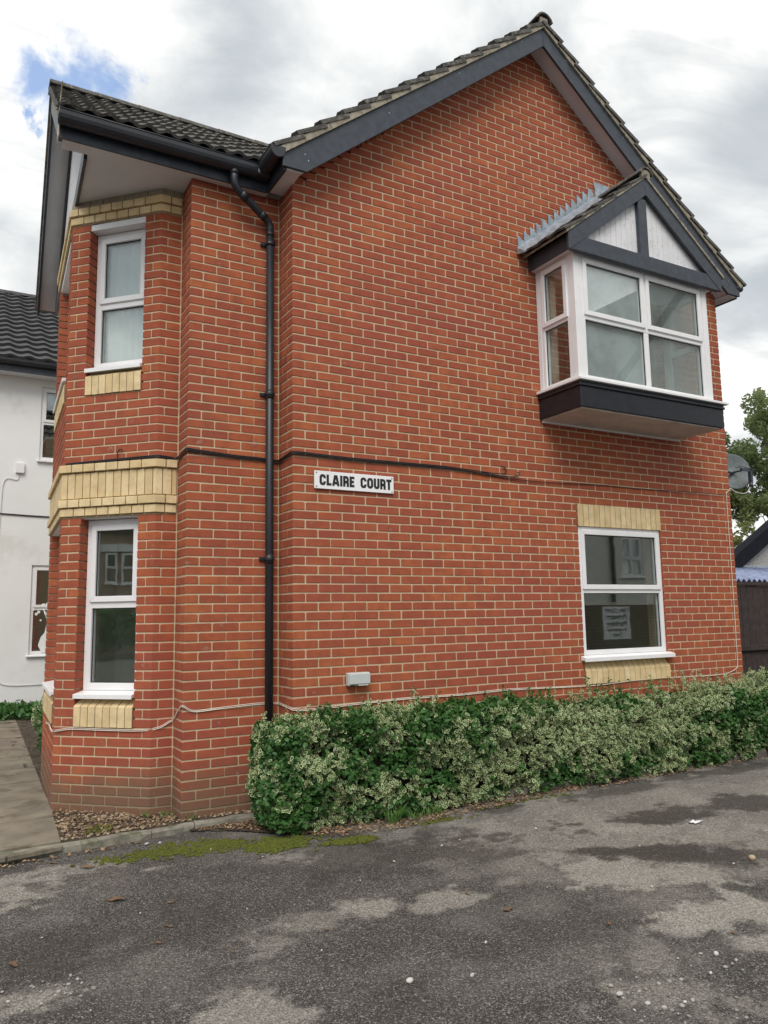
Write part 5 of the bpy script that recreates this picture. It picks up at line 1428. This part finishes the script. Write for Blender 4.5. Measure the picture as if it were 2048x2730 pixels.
# weed and grass
def blade_plant(name, x, y, z, n, h, w, M_, label, cat, spread=.5, seed=0, parentless=True):
    rr = random.Random(seed); mb_ = MB()
    for k in range(n):
        a = rr.uniform(0, 6.28) if n > 8 else 2*math.pi*k/n+rr.uniform(-.3, .3); hh = h*rr.uniform(.6, 1.1); sp_ = spread*rr.uniform(.4, 1.2)
        bx_, by_ = (rr.uniform(-.05, .05), rr.uniform(-.03, .03)) if n > 8 else (0, 0)
        d = Vector((math.cos(a), math.sin(a), 0)); sd_ = Vector((-d.y, d.x, 0)); vs = []
        m_ = 5
        for i in range(m_+1):
            t = i/m_; ww = w*(.25+1.5*math.sin(math.pi*min(1, t*.95+.03)) )*(.6 if n > 8 else 1)*(1-t*.3)
            p = Vector((bx_, by_, 0))+d*(sp_*hh*t**1.6)+Vector((0, 0, hh*(t-.45*t*t*(1 if n <= 8 else .5))))
            vs += [tuple(p-sd_*ww/2), tuple(p+Vector((0, 0, -ww*.12))), tuple(p+sd_*ww/2)]
        fs = []
        for i in range(m_): fs += [(3*i, 3*i+1, 3*i+4, 3*i+3), (3*i+1, 3*i+2, 3*i+5, 3*i+4)]
        mb_.add(vs, fs, 0, True)
    return mb_
wd = blade_plant('weed', 0, 0, 0, 6, .13, .028, M_LPLN, '', '', 1.0, 3)
M_WEED = leaf_mat('bright weed leaf', (.09, .20, .04), (.17, .30, .07))
tag(wd.build('weed', M_WEED, None, Matrix.Translation((-.035, -.36, G0)), local=True), 'broad leaved bright green weed growing at the left foot of the hedge', 'weed')
gr = blade_plant('grass', 0, 0, 0, 70, .16, .006, M_LPLN, '', '', .8, 4)
tag(gr.build('grass_tuft', M_WEED, None, Matrix.Translation((.60, -.50, G0)), local=True), 'tuft of long green grass at the hedge foot amid dead leaves', 'grass tuft')
for i, (x, y, s) in enumerate([(.80, -.5, .6), (1.02, -.48, .5), (.95, -.46, .7)]):
    g2 = blade_plant('grass', 0, 0, 0, 30, .12*s+.03, .005, M_LPLN, '', '', .9, 14+i)
    tag(g2.build('grass_tuft', M_WEED, None, Matrix.Translation((x, y, G0)), local=True), ['small grass tuft at the hedge foot, nearest to the long grass', 'small grass tuft at the hedge foot, farthest right of the three', 'small grass tuft at the hedge foot, in the middle of the three'][i], 'grass tuft', 'small grass tufts by the hedge')
for i, (x, y) in enumerate([(-.98, .50), (-.86, .44), (-.72, .275)]):
    g2 = blade_plant('grass', 0, 0, 0, 14, .06, .006, M_LPLN, '', '', 1.2, 34+i)
    tag(g2.build('seedling', M_WEED, None, Matrix.Translation((x, y, -.875)), local=True), ['tiny green seedling in the stony bed at the foot of the bay', 'tiny green seedling left of the projecting brick corner', 'tiny green seedling in front of the brick corner by the kerb'][i], 'weed', 'tiny seedlings in the stony bed')

# ------------------------------------------------------------------ bush and ground cover by the path
def blob_leaves(centers, n, size, seed, squash=1.0):
    r = np.random.default_rng(seed); C_ = np.array([c[:3] for c in centers]); R_ = np.array([c[3] for c in centers])
    pr_ = R_**2; k = r.choice(len(C_), n, p=pr_/pr_.sum())
    d = r.normal(size=(n, 3)); d /= np.linalg.norm(d, axis=1)[:, None]
    rad_ = R_[k]*(1-.45*r.random(n)**2)
    P = C_[k]+d*rad_[:, None]*np.array([1, 1, squash]); P += (fbm(P[:, 0]*3, P[:, 1]*3, P[:, 2]*3, 3, seed)-.5)[:, None]*d*R_[k][:, None]*.6
    return P, d, r.uniform(size*.7, size*1.3, n)
bush = thing('bush', (-1.18, 3.9, -.88), 'dark green leafy bush against the brick house beyond the bay, beside the path', 'bush')
cs = [(-1.22, 3.4, -.60, .26), (-1.20, 3.55, -.28, .25), (-1.12, 3.8, -.05, .24), (-1.2, 3.9, -.45, .30), (-1.15, 4.4, -.5, .28), (-1.05, 4.3, -.2, .25), (-1.22, 3.2, -.78, .2)]
P_, N_, S_ = blob_leaves(cs, 6500, .034, 51)
build_leaves('foliage', P_, N_, S_, (fbm(P_[:, 0]*3, P_[:, 1]*3, P_[:, 2]*3, 2, 5) > .56), [M_LGRN, M_LCRM, M_LPLN], bush, 7)
q = MB()
for c in cs: q.tube([(-1.1, 3.8, -.9), (c[0], c[1], c[2])], [.02, .006], 5)
q.build('stem', M_BARK, bush)
P_, N_, S_ = blob_leaves([(x, y, -.86+random.uniform(0, .05), .20) for x in np.linspace(-5.5, -1.0, 18) for y in (7.9, 8.25, 8.6)], 9000, .06, 52, .8)
ivy = build_leaves('ground_cover', P_[P_[:, 2] > -.93], N_[P_[:, 2] > -.93], S_[P_[:, 2] > -.93], np.zeros((P_[:, 2] > -.93).sum(), bool), [M_LGRN, M_LCRM, M_LPLN], None, 8)

# ------------------------------------------------------------------ neighbour's white house
YN = 9.0
wh = thing('white_house', (-4, YN, G0), 'white rendered house with dark pantiled roof at the left behind the brick house', 'house')
def rect_wall(mb_, x0, x1, z0, z1, opens, y0, y1):
    cuts = sorted({x0, x1, *[o[0] for o in opens], *[o[1] for o in opens]})
    for a, b in zip(cuts[:-1], cuts[1:]):
        zs = [(z0, z1)]
        for o in opens:
            if o[0] <= a+1e-6 and o[1] >= b-1e-6:
                nz_ = []
                for (za, zb) in zs:
                    if o[2] > za and o[3] < zb: nz_ += [(za, o[2]), (o[3], zb)]
                    else: nz_.append((za, zb))
                zs = nz_
        for za, zb in zs: mb_.box(a, b, y0, y1, za, zb)
U1 = (-1.09, .05, 3.46, 4.83); L1 = (-1.13, .05, .04, 1.61)
q = MB(); rect_wall(q, -9.5, 3.0, G0-.2, 5.22, [U1, L1, (-6.5, -5.3, 3.46, 4.83), (-6.5, -5.3, .04, 1.61)], YN, YN+.28); q.build('wall', M_REND, wh)
q = MB(); q.box(-9.5, -9.25, YN+.281, YN+7.5, G0-.2, 5.22); q.box(2.75, 3.0, YN+.281, YN+7.5, G0-.2, 5.22); q.box(-9.5, 3.0, YN+7.501, YN+7.75, G0-.2, 5.22); q.build('wall', M_REND, wh)
q = MB(); q.box(-9.2, 2.7, YN+.3, YN+7.4, 2.4, 2.6); q.box(-9.2, 2.7, YN+3, YN+3.1, -.6, 2.4); q.build('floor', M_PLAS, wh)
for (a, b, c, d) in (U1, L1, (-6.5, -5.3, 3.46, 4.83), (-6.5, -5.3, .04, 1.61)):
    zt_ = c+(d-c)*.52
    window(wh, basis((a, YN, 0), (1, 0, 0), (0, -1, 0)), b-a, c+.03, d, zt_, cols=((b-a)*.5,), cill=(.05, .04, c), fr=.055, back=-.10, open_top=(True, ))
q = MB(); q.box(-9.6, 3.1, YN-.30, YN-.005, 4.96, 4.99); q.build('soffit', M_SOFF, wh)
q = MB(); q.box(-9.6, 3.1, YN-.325, YN-.30, 4.95, 5.14); q.build('fascia', M_BLK, wh)
gutter_mesh('gutter', 12.7, wh, basis((-9.6, YN-.39, 5.15), (1, 0, 0), (0, 1, 0)), .06)
wr = link('roof', None, wh, Matrix.Translation((-3, YN+3.9, 5.2)))
q = MB(); q.prism([(YN-.36, 5.13), (YN+3.9, 7.93), (YN+8.1, 5.13)], -9.55, 3.05, axis=0); q.build('roof_deck', M_TILE2, wr)
ln = math.hypot(4.26, 2.82); g = ln/15
tm2 = tile_mesh('roof_tile', .305, g+.05, .060, 1, .034, M_TILE2, 8)
lay(wr, roof_basis((-9.6, YN-.38, 5.155), (1, 0, 0), Vector((0, 4.26, 2.82))), .30, g, 42, 15, tm2, material=M_TILE2, indiv=lambda c, r: 19 <= c <= 29)
for k in range(28): ridge_tile(wr, (-9.6+.45*k, YN+3.9, 8.0), (-9.155+.45*k, YN+3.9, 8.0), .14, M_TILE2)
q = MB(); q.tube(catmull([(-9.4, YN-.012, 2.50), (-6, YN-.012, 2.485), (-2.2, YN-.012, 2.495), (-1.0, YN-.012, 2.47), (.5, YN-.012, 2.46)], 4), .012, 6); tag(q.build('black_cable', M_CABK), 'thin black cable running level across the white rendered wall', 'cable')
q = MB(); q.tube(catmull([(-1.40, YN-.012, 3.25), (-1.42, YN-.012, 3.10), (-1.62, YN-.012, 3.08), (-1.66, YN-.012, 2.6), (-1.68, YN-.012, 1.2), (-1.66, YN-.012, -.15), (-1.58, YN-.012, -.36), (-1.35, YN-.012, -.44), (-.6, YN-.012, -.44)], 5), .006, 6)
tag(q.build('white_cable', M_CABG), 'white painted cable dropping down the white rendered wall', 'cable')
q = MB(); q.box(-1.46, -1.32, YN-.05, YN-.004, 3.22, 3.40); tag(q.build('junction_box', M_UPVC, bevel=.006), 'small white junction box beneath the upper window of the white house', 'electric box')
vs_ = thing('window_decal', (-.85, YN+.03, .15), 'white vase of flowers design on the lower window of the white house', 'decal')
q = MB(); q.prism([(-.92, .10), (-.72, .10), (-.66, .22), (-.70, .36), (-.76, .44), (-.78, .56), (-.86, .56), (-.88, .44), (-.94, .36), (-.98, .22)], YN+.026, YN+.030, axis=1); q.build('vase', M_SIGNW, vs_)
for i in range(26):
    x, z = -.82+random.gauss(0, .16), .84+random.gauss(0, .12)
    if abs(x+.82) < .27 and .62 < z < 1.0: qq = MB(); qq.tube([(x, YN+.0255, z), (x, YN+.029, z)], random.uniform(.014, .03), 7); qq.build('flower', M_SIGNW, vs_)
for i in range(5):
    qq = MB(); qq.tube([(-.82, YN+.028, .56), (-.82+random.uniform(-.2, .2), YN+.028, .85)], .004, 4); qq.build('stalk', M_SIGNW, vs_)

# ------------------------------------------------------------------ right: fence, garage, trees
fence = thing('fence', (8.5, 1.0, G0), 'dark brown vertical board fence running right from behind the brick house', 'fence')
x = 5.53
while x < 14.0:
    q = MB(); w_ = random.uniform(.118, .128); q.box(x, x+w_, 1.0+random.uniform(0, .006), 1.02, G0-.02, .955+random.uniform(-.012, .006)); q.build('board', M_WOODD, fence, bevel=.002); x += w_+.006
for z in (.12, -.62):
    q = MB(); q.box(5.53, 14, .962, .998, z-.035, z+.035); q.build('rail', M_WOODD, fence, bevel=.003)
q = MB(); q.box(5.53, 14, .975, 1.035, .962, 1.005); q.build('capping', M_WOODD, fence, bevel=.003)
gar = thing('garage', (13, 6, G0), 'low rendered outbuilding with dark verge and corrugated lean-to roof beyond the fence', 'outbuilding')
gx0, gx1, gy = 11.2, 17.2, 5.0
def rk(x): return 1.86+(x-12.4)*.56 if x < 14.2 else 1.86+(14.2-12.4)*.56-(x-14.2)*.56
q = MB(); q.prism([(gx0, G0), (gx1, G0), (gx1, rk(gx1)-.16), (14.2, rk(14.2)-.16), (gx0, rk(gx0)-.16)], gy, gy+.25, axis=1)
q.build('wall', M_PEBBD, gar)
for (xa, xb) in ((gx0-.35, 14.2), (14.2, gx1+.35)):
    q = MB(); q.prism([(xa, rk(xa)-.33), (xb, rk(xb)-.33), (xb, rk(xb)+.02), (xa, rk(xa)+.02)], gy-.14, gy-.11, axis=1); q.build('barge_board', M_MATB, gar)
    q = MB(); q.prism([(xa, rk(xa)-.14), (xb, rk(xb)-.14), (xb, rk(xb)-.10), (xa, rk(xa)-.10)], gy-.10, gy+.30, axis=1); q.build('roof', M_MATB, gar)
M_CORR = simple('blue white corrugated sheet', (.22, .26, .40), .35, .3, 7, .1, 30, dirt=((.50, .52, .60), .5, 3, .56))
def corr(x0, x1, y0, z0, y1, z1):
    n = int((x1-x0)/.025); vs = []
    for (y, z) in ((y0, z0), (y1, z1)):
        for k in range(n+1): vs.append((x0+(x1-x0)*k/n, y, z+.030*math.sin(2*math.pi*k/6)))
    mb_ = MB(); mb_.add(vs, [(k, k+1, n+1+k+1, n+1+k) for k in range(n)], 0, True); return mb_
cr_ = corr(9.6, 14.5, 3.3, 1.165, 4.98, 1.52).build('lean_to_roof', M_CORR, gar); s_ = cr_.modifiers.new('t', 'SOLIDIFY'); s_.thickness = .006
q = MB(); q.box(gx0, 14.5, gy-.05, gy-.004, 1.50, 1.58); q.build('flashing', M_LEAD, gar)
q = MB(); q.box(9.6, 14.5, 3.35, 3.40, G0, 1.14); q.build('wall', M_WOODD, gar)
def tree(name, base, h, crown, nleaf, size, mt, label, seed, trunk_r=.25):
    tr_ = thing(name, base, label, 'tree'); r = random.Random(seed)
    b = Vector(base); q = MB()
    q.tube([b, b+Vector((.1, 0, h*.3)), b+Vector((-.05, .1, h*.6)), b+Vector((.1, 0, h*.85))], [trunk_r, trunk_r*.75, trunk_r*.45, trunk_r*.12], 9)
    q.build('trunk', M_BARK, tr_)
    q = MB()
    for c in crown:
        c_ = Vector(c[:3]); st = b+Vector((0, 0, h*r.uniform(.25, .6)))
        q.tube([st, (st+c_)/2+Vector((0, 0, -.1*c[3])), c_], [trunk_r*.3, trunk_r*.16, trunk_r*.05], 5)
        for k in range(3):
            d = Vector((r.gauss(0, 1), r.gauss(0, 1), r.gauss(0, 1))).normalized()*c[3]*.8
            q.tube([c_, c_+d*.5, c_+d], [trunk_r*.05, trunk_r*.035, .008], 4)
    q.build('branches', M_BARK, tr_)
    sub = []
    for c in crown:
        for k in range(17):
            d = Vector((r.gauss(0, 1), r.gauss(0, 1), r.gauss(0, 1))).normalized()*c[3]*r.uniform(.35, 1.0)
            sub.append((c[0]+d.x, c[1]+d.y, c[2]+d.z, c[3]*r.uniform(.14, .30)))
    P_, N_, S_ = blob_leaves(sub, nleaf, size, seed)
    ax = N_*.4+np.random.default_rng(seed).normal(size=N_.shape)*.7; ax /= np.linalg.norm(ax, axis=1)[:, None]
    nn = np.random.default_rng(seed+1).normal(size=N_.shape)+np.array([0, 0, .8]); nn -= ax*(nn*ax).sum(1)[:, None]; nn /= np.linalg.norm(nn, axis=1)[:, None]
    sd_ = np.cross(nn, ax); s = S_[:, None]
    V = np.stack([P_-ax*s*.8, P_+sd_*s*.36, P_+ax*s*.8, P_-sd_*s*.36], 1)
    F = (np.arange(len(P_))*4)[:, None]+np.arange(4)[None]
    tag(link('crown', npmesh('crown', V.reshape(-1, 3), F, [mt], attrs={'tint': ('POINT', np.repeat(np.random.default_rng(seed).random(len(P_)), 4))}), tr_), kind='stuff')
tree('tree', (24.6, 11.5, G0), 9, [(22.5, 12, 5.6, 1.7), (24.0, 12.0, 7.0, 1.8), (25.5, 11.5, 6.4, 2.0), (23.0, 11.5, 3.9, 1.6), (25.2, 11, 4.4, 1.8), (26.8, 11.5, 5.2, 1.8), (21.9, 12.3, 4.6, 1.1), (25.0, 12, 8.2, 1.2)], 34000, .10, M_TREE, 'tall broad green tree rising beyond the low outbuilding at the right', 61)
tree('shrub_tree', (16.3, 8.6, G0), 4.2, [(15.6, 8.8, 2.4, .9), (16.3, 8.6, 3.2, .9), (16.9, 8.4, 2.3, .9), (15.3, 9.0, 3.1, .55), (16.0, 8.7, 1.5, .9)], 7000, .08, M_TREE2, 'yellow green shrubby tree beside the brick house corner, below the tall tree', 62, .12)
tree('tree', (30.5, 13.5, G0), 8, [(30, 13.5, 4.5, 2.2), (31.5, 13.5, 5.5, 2.2), (29, 14.0, 3.0, 1.8)], 14000, .14, M_TREE, 'far green tree half hidden at the right edge behind the outbuilding', 63)

# ------------------------------------------------------------------ across the drive (behind the camera, seen in the window glass)
opp = thing('opposite_house', (12, -8.5, G0), 'pebbledashed gabled house across the drive, seen reflected in the windows', 'house')
YO = -7.5
q = MB(); OW = (11.70, 12.42, 1.48, 2.45)
rect_wall(q, 9.8, 17.2, .802, 5.0, [OW], YO-.30, YO-.05)
q.prism([(9.8, 5.0), (17.2, 5.0), (13.6, 9.0)], YO-.30, YO-.05, axis=1)
q.box(9.8, 10.05, YO-8, YO-.301, G0, 5.0); q.box(16.95, 17.2, YO-8, YO-.301, G0, 5.0); q.build('wall', M_PEBB, opp)
window(opp, basis((OW[1], YO-.05, 0), (-1, 0, 0), (0, 1, 0)), OW[1]-OW[0], OW[2], OW[3], 1.9, cols=((OW[1]-OW[0])/2,), cill=(.05, .03, OW[2]-.04), back=-.08)
for sg in (-1, 1):
    q = MB(); q.prism([(13.6, 9.0), (13.6, 9.3), (13.6+sg*4.1, 4.72), (13.6+sg*4.1, 4.42)], YO-8.2, YO+.15, axis=1); q.build('roof', M_TILE, opp)
q = MB(); q.tube([(11.36, YO+.02, .86), (11.36, YO+.02, 4.8)], .05, 10); q.build('downpipe', M_BLKG, opp)
ob = thing('boundary_wall', (8, YO, G0), 'low dark brick boundary wall across the drive, seen reflected in the ground floor window', 'wall')
q = MB(); q.box(2.0, 17.5, YO-.20, YO-.012, G0, .80); q.build('core', M_MORT, ob)
mbw = MB(); tt = []
for n in range(0, 23):
    z0 = G0+.075*n+.005
    if z0+.065 > .80: break
    x = 2.0+(.1125 if n % 2 else 0)
    while x < 17.3:
        vs, fs = brick_geo([(x+.005, YO-.012), (x+.22, YO-.012), (x+.22, YO-.004), (x+.005, YO-.004)], z0, z0+.065, 0, .001); mbw.add(vs, fs); tt += [random.random()*.3]*len(fs); x += .225
me_ = bpy.data.meshes.new('bricks'); me_.from_pydata(mbw.v, [], mbw.f)
M_DBRK = brick_mat('dark brick', False, [(.07, .045, .03), (.10, .06, .04)], (.05, .04, .03), False); me_.materials.append(M_DBRK)
a_ = me_.attributes.new('tint', 'FLOAT', 'FACE'); a_.data.foreach_set('value', tt)
tag(link('bricks', me_, ob), kind='stuff')
ps = thing('parking_sign', (11.43, YO, -.02), 'white private parking notice on the boundary wall, mirrored in the ground floor window', 'sign')
q = MB(); q.box(10.99, 11.87, YO+.004, YO+.012, -.01, .755); q.build('plate', M_SIGNW, ps, bevel=.003)
def text_mesh(body, x, z, size, bold=.006, wid=None):
    cu = bpy.data.curves.new('t', 'FONT'); cu.body = body; cu.size = size; cu.align_x = 'CENTER'; cu.extrude = .0015; cu.offset = bold
    o = bpy.data.objects.new('t', cu); COL.objects.link(o)
    dg = bpy.context.evaluated_depsgraph_get(); dg.update()
    me_ = bpy.data.meshes.new_from_object(o.evaluated_get(dg)); bpy.data.objects.remove(o)
    me_.materials.clear(); me_.materials.append(M_SIGNB)
    w_ = max((v.co.x for v in me_.vertices))-min((v.co.x for v in me_.vertices)); k = (wid/w_) if wid else 1
    M = basis((x, YO+.0145, z), (-1, 0, 0), (0, 0, 1), (0, 1, 0)) @ Matrix.Diagonal((k, 1, 1, 1))
    link('lettering', me_, ps, M)
text_mesh('Claire Court', 11.43, .645, .10, .003, .78); text_mesh('Private', 11.43, .46, .17, .005, .66); text_mesh('Parking', 11.43, .30, .17, .005, .66)
text_mesh('Residents', 11.43, .175, .11, .003, .60); text_mesh('Only', 11.43, .06, .11, .003, .30)
q = MB(); q.box(11.06, 11.80, YO+.0125, YO+.0145, .615, .625); q.build('underline', M_SIGNB, ps)

# terrace house reflected in the bay glass
th_ = thing('terrace_house', (-32, -3, G0), 'brown brick terrace house across the street, seen reflected in the bay window glass', 'house')
q = MB(); q.box(-32.3, -32.0, -18, 8, G0, 4.9); q.box(-38, -32.301, -18, -17.7, G0, 4.9); q.box(-38, -32.301, 7.7, 8, G0, 4.9)
M_TBRK = simple('brown terrace brick', (.34, .24, .18), .9, .25, 2, .3, 20); q.build('wall', M_TBRK, th_)
q = MB(); q.prism([(-31.7, 4.7), (-31.7, 4.95), (-35, 7.6), (-38.6, 4.95), (-38.6, 4.7), (-35, 7.3)], -18.2, 8.2, axis=1); q.build('roof', M_TILE2, th_)
for y in (-14.6, -13.7, -9.9, -9.0, -5.5, -4.75, -.8, 0, 4.1, 4.9):
    window(th_, basis((-31.99, y, 0), (0, 1, 0), (1, 0, 0)), .56, 2.35, 3.75, 3.05, fr=.07, back=-.03, cill=(.08, .04, 2.27))
for y in (-14.9, -10.2, -5.8, -1.1, 3.8):
    q = MB(); q.box(-31.98, -31.85, y, y+2.0, 3.80, 4.15); q.build('lintel', M_REND, th_)
hd = thing('street_hedge', (-28, -3, G0), 'dense green street hedge in front of the brown terrace house', 'hedge')
hp, hn, hs_ = blob_leaves([(-28.5, y, .3+.25*math.sin(y), 1.0) for y in np.linspace(-17, 8, 26)], 9000, .22, 77)
build_leaves('foliage', hp, hn, hs_, np.zeros(len(hp), bool), [M_LGRN, M_LCRM, M_LPLN], hd, 9)
